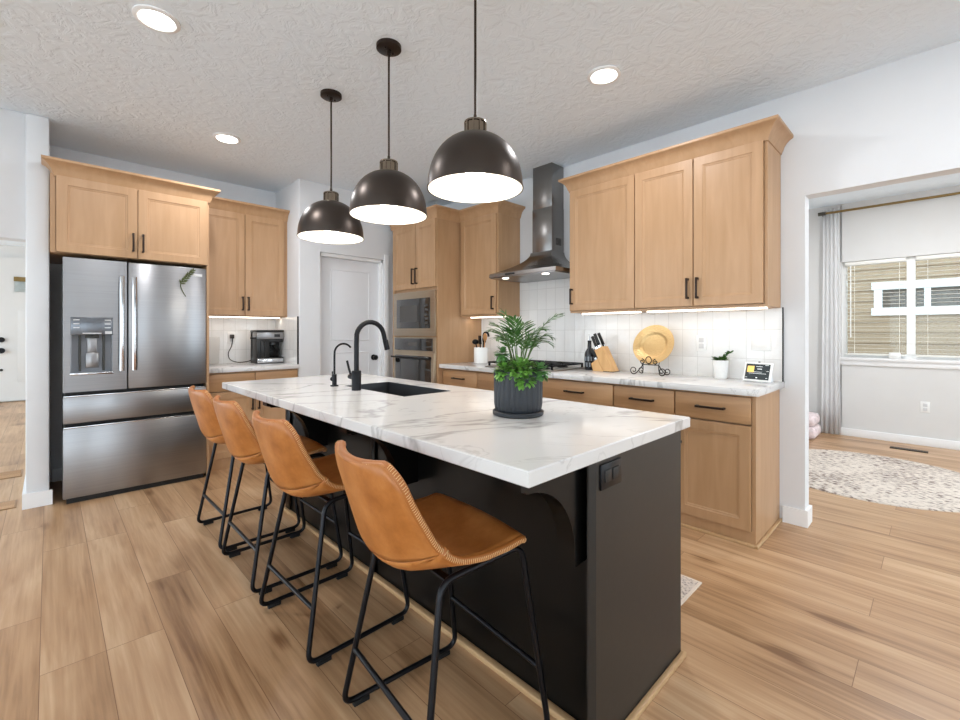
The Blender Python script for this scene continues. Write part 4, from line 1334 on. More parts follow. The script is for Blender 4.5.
# ------------------------------------------------------------------ bar stools
def make_stool():
    root = thing('bar_stool', '', 'bar stool', (0, 0, 0), 'tan leather stools at the island')
    prof = spline([(0.155, 0, 0.622), (0.125, 0, 0.634), (0.05, 0, 0.614), (-0.035, 0, 0.590), (-0.115, 0, 0.574), (-0.188, 0, 0.583), (-0.236, 0, 0.632), (-0.263, 0, 0.716), (-0.286, 0, 0.804), (-0.306, 0, 0.892)], 5)
    # resample finely near the ends so that the corners round off
    cum = [0.0]
    for a, b_ in zip(prof[:-1], prof[1:]): cum.append(cum[-1] + (b_ - a).length)
    Lt = cum[-1]
    def at(s):
        s = max(0, min(Lt, s))
        for i in range(len(cum) - 1):
            if s <= cum[i + 1] + 1e-9:
                u = (s - cum[i]) / (cum[i + 1] - cum[i])
                return prof[i].lerp(prof[i + 1], u)
        return prof[-1]
    ss = [0, 0.002, 0.006, 0.013, 0.022, 0.034] + [0.05 + (Lt - 0.11) * i / 26 for i in range(27)] + [Lt - d for d in (0.045, 0.032, 0.021, 0.012, 0.005, 0.0015, 0.0)]
    def half(s):
        u = s / Lt
        pts = [(0, 0.222), (0.25, 0.226), (0.42, 0.222), (0.55, 0.217), (0.7, 0.212), (0.85, 0.206), (1.0, 0.200)]
        for (a, wa), (b_, wb) in zip(pts[:-1], pts[1:]):
            if u <= b_ + 1e-9:
                w = wa + (wb - wa) * (u - a) / (b_ - a); break
        for d, R in ((s, 0.036), (Lt - s, 0.065)):
            if d < R: w -= R - sqrt(max(0, R * R - (R - d) ** 2))
        return w
    def curl(s):
        u = s / Lt
        pts = [(0, -0.012), (0.12, 0.0), (0.25, 0.026), (0.36, 0.058), (0.46, 0.092), (0.54, 0.104), (0.62, 0.094), (0.72, 0.074), (0.85, 0.052), (1.0, 0.034)]
        for (a, wa), (b_, wb) in zip(pts[:-1], pts[1:]):
            if u <= b_ + 1e-9: return wa + (wb - wa) * (u - a) / (b_ - a)
        return 0.05
    NT = 18
    rows = []
    for s in ss:
        p = at(s)
        q = (at(s + 0.004) - at(s - 0.004)).normalized()
        nrm = Vector((-q.z, 0, q.x))      # towards the sitter
        if nrm.z < 0 and abs(nrm.z) > abs(nrm.x): nrm = -nrm
        if nrm.x < 0 and abs(nrm.x) > abs(nrm.z): nrm = -nrm
        row = []
        w, c = half(s), curl(s)
        for j in range(NT + 1):
            tt = -1 + 2 * j / NT
            row.append(p + Vector((0, w * tt, 0)) + nrm * (c * abs(tt) ** 2.2))
        rows.append(row)
    # split at the seam low on the back
    iseam = min(range(len(ss)), key=lambda i: abs(at(ss[i]).z - 0.615) + (0 if ss[i] > Lt * 0.4 else 9))
    def shell(r, name, flip):
        mb = MB()
        G = [[mb.bm.verts.new(p) for p in row] for row in r]
        for i in range(len(G) - 1):
            for j in range(NT):
                mb.face([G[i][j], G[i][j + 1], G[i + 1][j + 1], G[i + 1][j]])
        o = mb.build(name, 'leather', root, smooth=70)
        md = o.modifiers.new('thickness', 'SOLIDIFY')
        md.thickness = 0.022; md.offset = 0.0
        return o
    sh = shell(rows[:iseam + 1], 'seat', False)
    bk = shell(rows[iseam:], 'backrest', False)
    # orient: outward thickness does not matter because the offset is centred
    loop = [row[0] for row in rows] + rows[-1][1:-1] + [row[-1] for row in reversed(rows)] + list(reversed(rows[0][1:-1]))
    for nm, parent, sel in (('seat', sh, rows[:iseam + 1]), ('backrest', bk, rows[iseam:])):
        left = [row[0] for row in sel]; right = [row[-1] for row in sel]
        if nm == 'seat': line = list(reversed(left)) + sel[0][1:-1] + right
        else: line = left + sel[-1][1:-1] + list(reversed(right))
        clean = [line[0]]
        for p in line[1:]:
            if (p - clean[-1]).length > 0.004: clean.append(p)
        mb = MB(); mb.tube(clean, 0.0118, 8); mb.build('piping', 'piping', parent, smooth=70)
        # stitches across the edge
        mb = MB(); acc = 0.0
        for a, b_ in zip(clean[:-1], clean[1:]):
            d = (b_ - a).length; tdir = (b_ - a).normalized()
            pos = -acc
            while pos + 0.0065 < d:
                pos += 0.0065
                c = a + tdir * pos
                side = Vector((0, 1 if c.y > 0 else -1, 0))
                w_ = (side - tdir * side.dot(tdir))
                if w_.length < 0.3: w_ = Vector((1, 0, 0)) - tdir * tdir.x
                w_.normalize()
                n_ = tdir.cross(w_).normalized()
                arc = [c + w_ * (0.0122 * cos(a_)) + n_ * (0.0122 * sin(a_)) + tdir * (0.0022 * sin(a_)) for a_ in (-0.55, 0, 0.55)]
                mb.tube(arc, 0.0010, 4)
            acc = (d - pos)
            acc = d - pos
        mb.build('stitching', 'thread', parent, smooth=0)
    # steel frame: two closed side loops, two footrests
    def side(s):
        loop = [(-0.228, s * 0.243, 0.022), (0.225, s * 0.242, 0.022), (0.143, s * 0.205, 0.598), (-0.130, s * 0.180, 0.570)]
        mb = MB(); mb.tube(fillet(loop, 0.045, 7, True), 0.0095, 10, True)
        f = mb.build('side_frame', 'stool_metal', root, smooth=60)
        for x, y in ((-0.165, 0.2428), (0.165, 0.2422)):
            mb = MB(); mb.box(x - 0.028, x + 0.028, s * y - 0.010, s * y + 0.010, 0.0, 0.018, 0.003); mb.build('foot_pad', 'rubber', f)
    side(1); side(-1)
    def lerp3(a, b_, u): return tuple(a[i] + (b_[i] - a[i]) * u for i in range(3))
    for name, lo, hi, u in (('footrest', (0.225, 0.242, 0.022), (0.143, 0.205, 0.598), 0.345), ('footrest', (-0.228, 0.243, 0.022), (-0.130, 0.180, 0.570), 0.33)):
        p = lerp3(lo, hi, u)
        mb = MB(); mb.cyl((p[0], -p[1], p[2]), p, 0.0085, seg=10); mb.build(name, 'stool_metal', root)
    mb = MB()
    for x in (-0.10, 0.09):
        mb.box(x - 0.012, x + 0.012, -0.185, 0.185, 0.572 + (0.018 if x > 0 else -0.012), 0.580 + (0.018 if x > 0 else -0.012), 0.002)
    mb.build('seat_bracket', 'stool_metal', root)
    return root

proto = make_stool()
spots = [(0.893, 1.090, -5.0, 'tan leather bar stool nearest camera, at the near end of the island'),
         (0.900, 1.850, 1.0, 'tan leather bar stool second from camera, its back seen against the island'),
         (0.902, 2.465, 0.0, 'tan leather bar stool third from camera, second from the refrigerator'),
         (0.905, 3.035, 0.5, 'tan leather bar stool farthest from camera, just in front of the refrigerator')]
for i, (x, y, a, lab) in enumerate(spots):
    o = proto if i == 0 else copy_thing(proto)
    o.location = (x, y, 0)
    o.rotation_euler = (0, 0, radians(a))
    o['label'] = lab

# ------------------------------------------------------------------ potted palm on the island
px, py, pz = 1.322, 1.150, 0.914
t = thing('potted_palm', 'leafy parlor palm in a ribbed dark grey pot on the island', 'potted plant', (px, py, pz))
mb = MB()
NS = 26 * 6
prof = [(0.082, 0.014), (0.090, 0.022), (0.0945, 0.045), (0.0955, 0.10), (0.0955, 0.160), (0.0945, 0.172), (0.091, 0.174), (0.086, 0.170), (0.086, 0.14)]
rings = []
for k, (r_, h) in enumerate(prof):
    ring = []
    for i in range(NS):
        a = 2 * pi * i / NS
        amp = {0: 0.0, 1: 0.0025, 2: 0.004, 3: 0.004, 4: 0.004, 5: 0.002}.get(k, 0.0)
        rr = r_ - amp * (1 - abs(cos(13 * a)) ** 0.6)
        ring.append(mb.bm.verts.new((px + rr * cos(a), py + rr * sin(a), pz + h)))
    rings.append(ring)
for a, b_ in zip(rings[:-1], rings[1:]): mb.bridge(a, b_)
mb.face(rings[0][::-1])
mb.build('planter_pot', 'pot', t, smooth=35)
mb = MB(); mb.lathe([(0.0, 0.0003), (0.092, 0.0003), (0.099, 0.004), (0.100, 0.016), (0.096, 0.019), (0.090, 0.016), (0.0, 0.015)], (px, py, pz), 48); mb.build('saucer', 'pot', t)
mb = MB(); mb.lathe([(0.0, 0.152), (0.04, 0.15), (0.086, 0.146)], (px, py, pz), 28); mb.build('soil', 'soil', t)
# camera-facing directions used only to arrange the fronds as in the photo
RT = Vector((sin(YAW), -cos(YAW), 0)); FW = Vector((cos(YAW), sin(YAW), 0)); UP = Vector((0, 0, 1))
pb = Vector((px, py, pz + 0.15))
rnd = random.Random(11)
def frond(r0, f0, r1, u1, f1, nleaf, L, droop, bare=0.42):
    """stem from the soil to (r1, f1, u1) with paired leaflets"""
    a = pb + RT * r0 + FW * f0
    e = pb + RT * r1 + FW * f1 + UP * u1
    mid = a.lerp(e, 0.5) + UP * (0.05 + droop)
    mid = mid + (a - e).dot(RT) * RT * 0.15
    pts = [a * (1 - q) ** 2 + mid * 2 * q * (1 - q) + e * q * q for q in [i / 14 for i in range(15)]]
    mb = MB(); mb.tube(pts, 0.002, 6, radii=[0.0026 - 0.0016 * i / 14 for i in range(15)])
    st = mb.build('frond', 'stem', t)
    mb = MB()
    for k in range(nleaf):
        q = bare + (1 - bare) * k / (nleaf - 1)
        p = a * (1 - q) ** 2 + mid * 2 * q * (1 - q) + e * q * q
        tg = ((mid - a) * (1 - q) + (e - mid) * q).normalized()
        sd = tg.cross(UP)
        sd = sd.normalized() if sd.length > 0.05 else RT
        up = sd.cross(tg).normalized()
        env = sin(pi * (0.22 + 0.7 * (k / (nleaf - 1)))) ** 0.7
        for sgn in (-1, 1):
            d = tg * (0.55 + 0.4 * k / nleaf) + sd * sgn * 0.85 + up * rnd.uniform(-0.3, 0.3)
            leaf_blade(mb, p, d, up, L * env * rnd.uniform(0.8, 1.15), 0.0034, 0.2)
    mb.build('leaflets', 'leaf', st, recalc=False)
frond(-0.01, 0.0, -0.100, 0.205, 0.00, 12, 0.062, 0.05)
frond(-0.01, 0.02, -0.050, 0.250, 0.05, 11, 0.060, 0.03)
frond(0.00, 0.0, -0.085, 0.150, -0.06, 10, 0.055, 0.05)
frond(0.01, 0.01, 0.030, 0.205, 0.06, 10, 0.058, 0.02)
frond(0.01, 0.0, 0.105, 0.185, 0.02, 12, 0.062, 0.06)
frond(0.02, 0.02, 0.175, 0.245, 0.04, 9, 0.056, 0.05, 0.62)
frond(0.02, 0.0, 0.125, 0.125, -0.03, 12, 0.062, 0.07)
frond(0.02, 0.03, 0.075, 0.120, 0.10, 9, 0.055, 0.06)
frond(-0.02, 0.03, -0.060, 0.160, 0.09, 9, 0.055, 0.05)
frond(0.0, -0.01, 0.045, 0.135, -0.08, 9, 0.052, 0.05)
frond(-0.005, 0.0, -0.030, 0.175, -0.04, 12, 0.056, 0.04)
frond(0.0, 0.01, -0.020, 0.225, -0.02, 12, 0.056, 0.02)
frond(0.01, 0.0, 0.060, 0.165, 0.03, 12, 0.056, 0.04)
frond(0.015, 0.0, 0.070, 0.145, -0.05, 12, 0.056, 0.05)
frond(-0.01, 0.0, -0.110, 0.180, 0.04, 11, 0.056, 0.06)
frond(0.02, 0.01, 0.140, 0.150, 0.03, 12, 0.058, 0.07)
def clump(c, rr, n, L, w, mat):
    c = pb + RT * c[0] + FW * c[1] + UP * c[2]
    mb = MB()
    for i in range(n):
        d = Vector((rnd.gauss(0, 1), rnd.gauss(0, 1), rnd.gauss(0.2, 0.8))).normalized()
        p = c + Vector((d.x * rr[0], d.y * rr[0], d.z * rr[1])) * rnd.uniform(0.3, 0.9)
        leaf_blade(mb, p, d + Vector((0, 0, -0.25)), UP + d * 0.4, L * rnd.uniform(0.7, 1.2), w * rnd.uniform(0.8, 1.2), 0.2, 4)
    mb.build('foliage', mat, t, recalc=False)
clump((0.005, -0.055, 0.030), (0.058, 0.045), 330, 0.022, 0.0085, 'leaf_light')
clump((-0.058, -0.05, 0.022), (0.036, 0.034), 150, 0.021, 0.0085, 'leaf_light')
clump((0.080, -0.045, 0.020), (0.034, 0.036), 150, 0.020, 0.008, 'leaf_mid')
clump((0.02, -0.085, -0.008), (0.040, 0.030), 150, 0.021, 0.0085, 'leaf_light')
clump((-0.062, -0.03, 0.085), (0.022, 0.028), 120, 0.018, 0.0075, 'leaf_mid')

# ------------------------------------------------------------------ things on the range counter
CT = 0.9142
# utensil crock
ux, uy = 3.24, 3.335
t = tag(MB().lathe([(0.0, 0.0), (0.068, 0.0), (0.072, 0.004), (0.072, 0.160), (0.068, 0.163), (0.066, 0.158), (0.066, 0.012), (0.0, 0.012)], (ux, uy, CT), 36).build('utensil_crock', 'ceramic', None), 'white ceramic utensil crock beside the tall oven cabinet', 'utensil crock')
def utensil(name, label, dx, dy, lx, ly, h, head, hm, sm='black'):
    b0 = Vector((ux + dx, uy + dy, CT + 0.022)); e = Vector((ux + lx, uy + ly, CT + h))
    t = thing(name, label, 'utensil', b0, 'utensils in the white crock')
    mb = MB(); mb.tube([b0, b0.lerp(e, 0.5), e], 0.006, 8); mb.build('shaft', sm, t)
    d = (e - b0).normalized()
    mb = MB()
    if head == 'ladle':
        mb.sphere(e + d * 0.02, 0.036, 16, (1, 1, 0.8))
    elif head == 'spatula':
        mb.obox(e + d * 0.035, (0.35, 0.94, 0), (-0.94, 0.35, 0), d, 0.034, 0.004, 0.045, 0.003)
    elif head == 'spoon':
        mb.sphere(e + d * 0.03, 0.03, 16, (0.35, 1, 1.4))
    else:
        mb.tube(fillet([e, e + d * 0.07 + Vector((0, 0.0, 0)), e + d * 0.075 + Vector((-0.01, -0.07, 0.0)), e + d * 0.03 + Vector((-0.01, -0.085, 0))], 0.03, 5), 0.012, 10)
    mb.build('head', hm, t)
utensil('ladle', 'black ladle leaning left in the white utensil crock', 0.0, 0.015, -0.01, 0.062, 0.20, 'ladle', 'black')
utensil('spatula', 'black flat spatula upright in the white utensil crock', -0.01, -0.015, -0.02, -0.012, 0.205, 'spatula', 'black')
utensil('serving_spoon', 'black serving spoon at the right of the white utensil crock', 0.02, -0.015, 0.012, -0.038, 0.215, 'spoon', 'black')
utensil('tongs', 'black hooked tongs rising highest from the white utensil crock', 0.035, 0.01, 0.04, 0.0, 0.245, 'hook', 'black')
utensil('wooden_spoon', 'wooden spoon behind the black utensils in the white crock', 0.0, -0.04, 0.0, -0.062, 0.24, 'spoon', 'crust', 'crust')

# bottle
bx, by = 3.33, 2.088
t = thing('bottle', 'dark bottle with pale lattice print left of the knife block', 'bottle', (bx, by, CT))
mb = MB(); mb.lathe([(0.0, 0.0), (0.038, 0.0), (0.042, 0.005), (0.042, 0.13), (0.036, 0.155), (0.018, 0.185), (0.015, 0.235), (0.017, 0.238), (0.017, 0.25), (0.0, 0.25)], (bx, by, CT), 28); mb.build('body', 'bottle', t)
mb = MB(); mb.cyl((bx, by, CT + 0.25), (bx, by, CT + 0.275), 0.006, 0.004, 10); mb.tube([(bx, by, CT + 0.272), (bx - 0.004, by + 0.004, CT + 0.305)], 0.003, 8); mb.build('pourer', 'chrome', t)
mb = MB()
for i in range(10):
    for j in range(2):
        a = 2 * pi * (i + 0.5 * j) / 10
        mb.obox((bx + 0.0418 * cos(a), by + 0.0418 * sin(a), CT + 0.045 + j * 0.05), (cos(a), sin(a), 0), (-sin(a), cos(a), 0), (0, 0, 1), 0.0012, 0.007, 0.018, 0.001)
mb.build('label_print', 'bottle_mark', t)

# knife block: a slanted upright block leaning on a short foot
kx = 3.30
t = thing('knife_block', 'slanted pale wood knife block on the range counter', 'knife block', (kx, 1.94, CT))
kf = lambda p, k: Vector((kx - 0.05 + 0.10 * k, p[0], CT + p[1]))
mb = MB(); mb.prism([(1.822, 0.0), (1.908, 0.0), (1.992, 0.172), (1.925, 0.205)], kf); mb.build('block', 'bamboo', t, smooth=20)
mb = MB(); mb.prism([(1.912, 0.0), (2.005, 0.0), (2.022, 0.06), (1.962, 0.105)], kf); mb.build('front_block', 'bamboo', t, smooth=20)
mb = MB(); mb.prism([(1.82, -0.0001), (1.91, -0.0001), (1.909, 0.004), (1.821, 0.004)], lambda p, k: Vector((kx - 0.052 + 0.104 * k, p[0], CT + p[1]))); mb.build('foot', 'rubber', t)
kd = Vector((0, 0.42, 0.87)).normalized()
def knife(label, x, y, z, L, w=0.011):
    b0 = Vector((x, y, CT + z))
    t = thing('knife', label, 'knife', b0, 'knives in the knife block')
    sd = Vector((1, 0, 0)); th = kd.cross(sd)
    mb = MB(); mb.obox(b0 + kd * (L / 2 + 0.020), sd, th, kd, 0.0075, w, L / 2, 0.003); mb.build('handle', 'coffee_black', t)
    mb = MB(); mb.obox(b0 + kd * 0.011, sd, th, kd, 0.0055, w * 0.9, 0.010); mb.build('bolster', 'chrome', t)
knife('large black-handled knife at the top front of the knife block', kx - 0.03, 1.948, 0.196, 0.105, 0.012)
knife('large black-handled knife at the top back of the knife block', kx + 0.03, 1.945, 0.197, 0.11, 0.012)
knife('black-handled knife in the middle slot of the knife block, front side', kx - 0.03, 1.976, 0.182, 0.095)
knife('black-handled knife in the middle slot of the knife block, wall side', kx + 0.025, 1.978, 0.181, 0.095)
knife('short black-handled knife in the low front step of the knife block, front side', kx - 0.03, 1.985, 0.090, 0.085, 0.010)
knife('short black-handled knife in the low front step of the knife block, wall side', kx + 0.025, 2.000, 0.080, 0.085, 0.010)

# plate on a scroll stand
sy, sx = 1.515, 3.26
t = thing('plate_stand', 'black wrought iron scroll stand holding the gold plate', 'plate stand', (sx, sy, CT))
def scroll(c, r0, turns, sgn, start, plane):
    pts = []
    n = int(18 * turns)
    for i in range(n + 1):
        a = start + sgn * 2 * pi * turns * i / n
        r_ = r0 * (1 - 0.72 * i / n)
        pts.append(Vector(c) + plane[0] * (r_ * cos(a)) + plane[1] * (r_ * sin(a)))
    return pts
YV, ZV, XV = Vector((0, 1, 0)), Vector((0, 0, 1)), Vector((1, 0, 0))
mb = MB()
for s in (-1, 1):
    c = (sx - 0.055, sy + s * 0.108, CT + 0.0335)
    sp = scroll(c, 0.030, 1.15, s, -pi / 2 if s > 0 else -pi / 2, (YV, ZV))
    leg = spline([(sx + 0.0, sy + s * 0.062, CT + 0.075), (sx - 0.02, sy + s * 0.070, CT + 0.05), (sx - 0.05, sy + s * 0.092, CT + 0.012), sp[0]], 5)
    mb.tube(leg + sp[1:], 0.0035, 8)
    c2 = (sx + 0.055, sy + s * 0.10, CT + 0.0285)
    sp2 = scroll(c2, 0.025, 1.1, s, -pi / 2, (YV, ZV))
    leg2 = spline([(sx + 0.0, sy + s * 0.062, CT + 0.075), (sx + 0.02, sy + s * 0.07, CT + 0.045), (sx + 0.05, sy + s * 0.088, CT + 0.009), sp2[0]], 5)
    mb.tube(leg2 + sp2[1:], 0.0035, 8)
    mb.tube([(sx, sy + s * 0.062, CT + 0.075), (sx + 0.05, sy + s * 0.055, CT + 0.16), (sx + 0.075, sy + s * 0.05, CT + 0.22)], 0.003, 8)
mb.tube([(sx, sy - 0.064, CT + 0.075), (sx, sy + 0.064, CT + 0.075)], 0.0035, 8)
mb.build('scroll_frame', 'iron', t)
mb = MB()
for s in (-1, 1):
    mb.tube(scroll((sx - 0.035, sy + s * 0.052, CT + 0.10), 0.021, 1.2, s, pi / 2, (YV, ZV)), 0.0035, 8)
    mb.tube([(sx - 0.035, sy + s * 0.052, CT + 0.079), (sx, sy + s * 0.055, CT + 0.075)], 0.0032, 8)
mb.tube([Vector((sx - 0.036, sy, CT + 0.112)) + YV * (0.022 * cos(a)) + ZV * (0.026 * sin(a)) for a in [2 * pi * i / 18 for i in range(18)]], 0.0035, 8, True)
mb.tube([(sx - 0.036, sy - 0.012, CT + 0.09), (sx - 0.012, sy, CT + 0.074), (sx - 0.036, sy + 0.012, CT + 0.09)], 0.003, 8)
mb.build('front_hooks', 'iron', t)
pc = Vector((sx + 0.050, sy - 0.005, CT + 0.220)); pa = Vector((-0.93, 0.0, 0.36)).normalized()
mb = MB()
RP = 0.158
mb.lathe([(0.0, 0.0), (0.082, 0.0), (0.092, 0.004), (0.100, 0.014), (0.108, 0.018), (RP - 0.008, 0.026), (RP, 0.027), (RP, 0.024), (RP - 0.008, 0.021), (0.106, 0.013), (0.090, -0.002), (0.0, -0.004)], pc, 56, pa)
tag(mb.build('plate', 'gold', None), 'round hammered gold plate leaning in the black scroll stand', 'plate')

# small plant in a white pot
qx, qy = 3.35, 1.058
t = thing('potted_plant', 'tiny green plant in a white pot between gold plate and smart display', 'potted plant', (qx, qy, CT))
mb = MB(); mb.lathe([(0.0, 0.0), (0.036, 0.0), (0.039, 0.004), (0.050, 0.118), (0.052, 0.126), (0.049, 0.128), (0.046, 0.120), (0.0, 0.112)], (qx, qy, CT), 32); mb.build('planter_pot', 'ceramic', t)
mb = MB()
for i in range(70):
    a = rnd.uniform(0, 2 * pi); rr = 0.046 * sqrt(rnd.random())
    p = Vector((qx + rr * cos(a), qy + rr * sin(a), CT + 0.118 + rnd.uniform(0, 0.02)))
    leaf_blade(mb, p, (cos(a) * 0.8, sin(a) * 0.8, rnd.uniform(0.2, 1.0)), UP, 0.030, 0.008, 0.2, 4)
for i in range(26):
    q = i / 25
    p = Vector((qx - 0.01, qy - 0.02 - 0.05 * q, CT + 0.13 + 0.05 * q + 0.01 * sin(pi * q)))
    leaf_blade(mb, p, (rnd.uniform(-1, 0.6), rnd.uniform(-1, 1), rnd.uniform(0, 1)), UP, 0.028, 0.009, 0.2, 4)
mb.build('foliage', 'leaf', t, recalc=False)

# smart display: wedge with a lit screen
t = thing('smart_display', 'small white smart display with a lit screen on the counter end', 'smart display', (3.29, 0.83, CT))
d0, d1 = Vector((3.285, 0.905, 0)), Vector((3.245, 0.738, 0))
ay = (d0 - d1).normalized(); ax = Vector((ay.y, -ay.x, 0))
if ax.x < 0: ax = -ax
lean = radians(17)
upv = (UP * cos(lean) + ax * sin(lean)).normalized(); out = (ax * -cos(lean) + UP * sin(lean)).normalized()
c0 = (d0 + d1) / 2; c0.z = CT
hw = (d0 - d1).length / 2; hh = 0.063
cc = c0 + upv * (hh + 0.004) + ax * 0.004
mb = MB(); mb.obox(cc, ay, out, upv, hw, 0.006, hh, 0.005); mb.build('frame', 'plastic', t)
mb = MB()
pr = [(0.0, 0.0), (0.075, 0.0), (0.06, 0.05), (0.034, 0.095)]
mb.prism(pr, lambda p, k: c0 + ax * (p[0] + 0.01) + UP * p[1] + ay * ((k - 0.5) * hw * 1.5)); mb.build('rear_body', 'outline', t)
mb = MB(); mb.obox(cc + out * 0.0062, ay, out, upv, hw - 0.012, 0.0008, hh - 0.012); s_ = mb.build('screen', 'screen', t)
mb = MB(); mb.obox(cc + out * 0.0074 + ay * (hw * 0.50) + upv * 0.016, ay, out, upv, 0.021, 0.0004, 0.021); mb.build('album_tile', 'screen_art', s_)
mb = MB()
for u, v, w_, h_ in ((-0.10, 0.55, 0.22, 0.012), (-0.14, 0.30, 0.16, 0.02), (-0.62, 0.72, 0.12, 0.012), (-0.02, -0.18, 0.62, 0.009), (-0.02, -0.02, 0.3, 0.009), (0.75, -0.62, 0.06, 0.012), (0.0, -0.62, 0.06, 0.03), (-0.7, -0.62, 0.06, 0.012), (-0.72, 0.1, 0.08, 0.01)):
    mb.obox(cc + out * 0.0074 + ay * (hw * u) + upv * (hh * v), ay, out, upv, hw * w_, 0.0004, hh * h_ * 1.6)
mb.build('screen_lines', 'screen_text', s_)
mb = MB(); mb.cyl(cc + upv * hh, cc + upv * (hh + 0.006), 0.006, seg=12); mb.build('button', 'gasket', t)

# ------------------------------------------------------------------ floor things
t = thing('runner_rug', 'faded patterned runner on the floor between island and range', 'rug', (2.06, 1.75, 0))
MB().box(1.80, 2.305, 0.812, 2.70, 0.0005, 0.007).build('border', 'runner_edge', t)
MB().box(1.812, 2.292, 0.825, 2.687, 0.0068, 0.0082).build('field', 'runner', t)
tag(MB().lathe([(0.0, 0.012), (0.80, 0.012), (0.815, 0.009), (0.82, 0.0005), (0.0, 0.0005)], (5.11, 0.43, 0.0), 72).build('round_rug', 'rug', None), 'round cream rug with dark flecks in the dining room', 'rug')
def register(name, mat, label, x0, x1, y0, y1, across):
    t = thing(name, label, 'floor vent', ((x0 + x1) / 2, (y0 + y1) / 2, 0))
    mb = MB(); mb.box(x0, x1, y0, y1, 0.0003, 0.005, 0.001); mb.build('plate', mat, t)
    mb = MB()
    if across:
        n = 12
        for i in range(n):
            a = y0 + (y1 - y0) * (0.08 + 0.84 * i / (n - 1)); mb.box(x0 + 0.012, x1 - 0.012, a - 0.006, a + 0.006, 0.0045, 0.0062)
    mb.build('louvres', 'gasket' if mat == 'register' else 'wood_x', t)
register('floor_register', 'register', 'dark narrow floor register below the dining room window', 6.43, 6.53, 0.08, 0.37, True)
register('floor_register', 'vent_wood', 'wooden floor register in the hall beside the wing wall, nearer camera', -0.42, -0.165, 4.52, 4.72, True)
register('floor_register', 'vent_wood', 'wooden floor register in the hall beside the wing wall, farther from camera', -0.34, -0.165, 5.47, 5.73, True)

# ------------------------------------------------------------------ dining room things
t = thing('curtain_rod', 'thin brass curtain rod above the dining room window', 'curtain rod', (6.77, -0.4, 2.675))
mb = MB(); mb.cyl((6.77, 1.03, 2.675), (6.77, -1.95, 2.675), 0.014, seg=12); mb.build('rod', 'rod', t)
mb = MB(); mb.cyl((6.77, 1.034, 2.675), (6.77, 0.96, 2.675), 0.022, seg=12); mb.build('finial', 'finial', t)
mb = MB(); mb.box(6.77, 6.852, 0.985, 1.0, 2.655, 2.69); mb.build('bracket', 'finial', t)
def curtain(y0, y1, z0, z1, label, n=6):
    mb = MB()
    cols = []
    N = n * 8
    for i in range(N + 1):
        u = i / N
        col = []
        for j in range(7):
            v = j / 6
            spread = 1.0 + 0.25 * v
            yc = (y0 + y1) / 2
            y = yc + ((y0 + (y1 - y0) * u) - yc) * spread
            amp = 0.012 + 0.005 * v
            x = 6.79 - amp * cos(2 * pi * n * u) - 0.006 * sin(5 * u + 3 * v)
            col.append(mb.bm.verts.new((x - 0.0, y, z1 + (z0 - z1) * v)))
        cols.append(col)
    for a, b_ in zip(cols[:-1], cols[1:]):
        for j in range(6): mb.face([a[j], b_[j], b_[j + 1], a[j + 1]])
    o = mb.build('curtain', 'curtain', None, smooth=80)
    md = o.modifiers.new('cloth', 'SOLIDIFY'); md.thickness = 0.003
    return tag(o, label, 'curtain')
curtain(0.835, 0.985, 0.01, 2.72, 'long white curtain beside the dining room window', 4)
for y0, y1, lab in ((0.262, 0.79, 'raised-slat white blind in the left window half'), (-1.70, 0.178, 'raised-slat white blind in the right window half')):
    lab = lab.replace('raised-slat', 'open slatted')
    t = thing('window_blind', lab, 'blind', (6.875, (y0 + y1) / 2, 0.95))
    mb = MB(); mb.box(6.858, 6.895, y0, y1, 2.03, 2.07, 0.003); mb.build('head_rail', 'blind', t)
    mb = MB()
    n = 25
    for i in range(n):
        z = 1.005 + 1.02 * i / (n - 1)
        mb.obox((6.876, (y0 + y1) / 2, z), (1, 0, -0.03), (0, 1, 0), (0.03, 0, 1), 0.019, (y1 - y0) / 2 - 0.004, 0.0012)
    mb.build('slats', 'blind', t)
    mb = MB(); mb.box(6.860, 6.892, y0 + 0.002, y1 - 0.002, 0.965, 0.985, 0.003); mb.build('bottom_rail', 'blind', t)
    mb = MB()
    k = max(2, int((y1 - y0) / 0.34))
    for i in range(k):
        yy = y1 - 0.09 - (y1 - y0 - 0.14) * i / (k - 1)
        mb.cyl((6.858, yy, 0.98), (6.858, yy, 2.04), 0.002, seg=6)
    mb.build('cords', 'blind', t)
    if y1 > 0.5:
        mb = MB(); mb.cyl((6.848, y1 - 0.055, 1.17), (6.848, y1 - 0.055, 2.03), 0.006, seg=8); mb.build('tilt_wand', 'plastic', t)
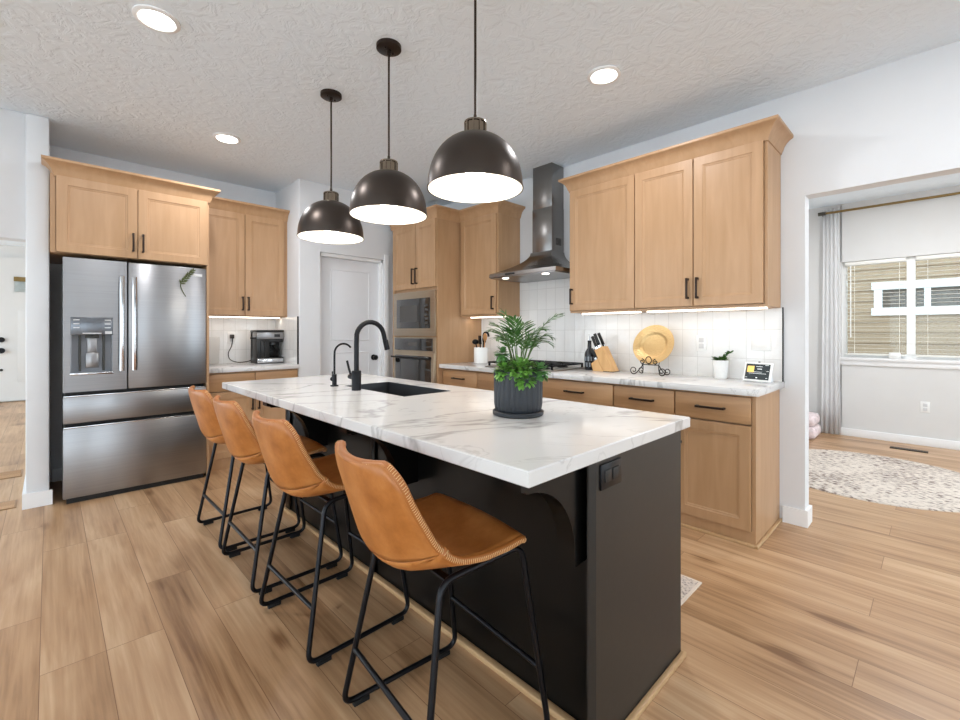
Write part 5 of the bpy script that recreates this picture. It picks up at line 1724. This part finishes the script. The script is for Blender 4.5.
tag(MB().box(6.822, 6.855, 0.30, 0.40, 0.9372, 1.005, 0.012).build('air_freshener', 'plastic', None), 'small white box standing on the dining window sill', 'small box')
outlet('power_outlet', 'white outlet low on the dining room wall under the window', 'outlet', 'X', 6.8495, 0.072, 0.145, 0.362, 0.478)
# pink floor cushion behind the jamb
mb2 = MB()
mb2.box(6.26, 6.66, 0.985, 1.30, 0.0, 0.14, 0.05, 4); mb2.box(6.28, 6.64, 0.99, 1.28, 0.138, 0.275, 0.055, 4)
tag(mb2.build('floor_cushion', 'pink', None, smooth=60), 'pink and white folded cushion on the floor beside the curtain', 'cushion')

# ------------------------------------------------------------------ neighbour's house outside the window
HX = 9.6
t = thing('neighbor_house', 'tan sided house outside the dining room window', 'house', (HX, -0.5, -0.3))
mb = MB()
for i in range(24):
    z0 = -0.3 + i * 0.17
    mb.prism([(0, z0), (0.02, z0), (0.004, z0 + 0.17), (0, z0 + 0.17)], lambda p, k: Vector((HX - p[0], 3.0 - 9.0 * k, p[1])))
mb.box(HX, HX + 0.15, -6.0, 3.0, -0.3, 3.78)
mb.build('siding', 'siding', t, smooth=0)
mb = MB()
wy0, wy1, wz0, wz1 = -1.1, 0.765, 1.50, 2.03
mb.box(HX - 0.05, HX, wy0, wy1, wz1 - 0.12, wz1); mb.box(HX - 0.05, HX, wy0, wy1, wz0, wz0 + 0.12)
mb.box(HX - 0.045, HX, wy1 - 0.13, wy1 - 0.03, wz0 + 0.12, wz1 - 0.12); mb.box(HX - 0.045, HX, 0.09, 0.16, wz0 + 0.12, wz1 - 0.12); mb.box(HX - 0.045, HX, wy0, wy0 + 0.1, wz0 + 0.12, wz1 - 0.12)
wf = mb.build('window_frame', 'ext_white', t)
mb = MB(); mb.box(HX - 0.03, HX - 0.022, wy0 + 0.1, wy1 - 0.13, wz0 + 0.12, wz1 - 0.12); mb.build('pane', 'ext_glass', wf)
struct(MB().box(7.1, 12.0, -7.0, 4.0, -0.32, -0.3).build('ground', 'siding'))
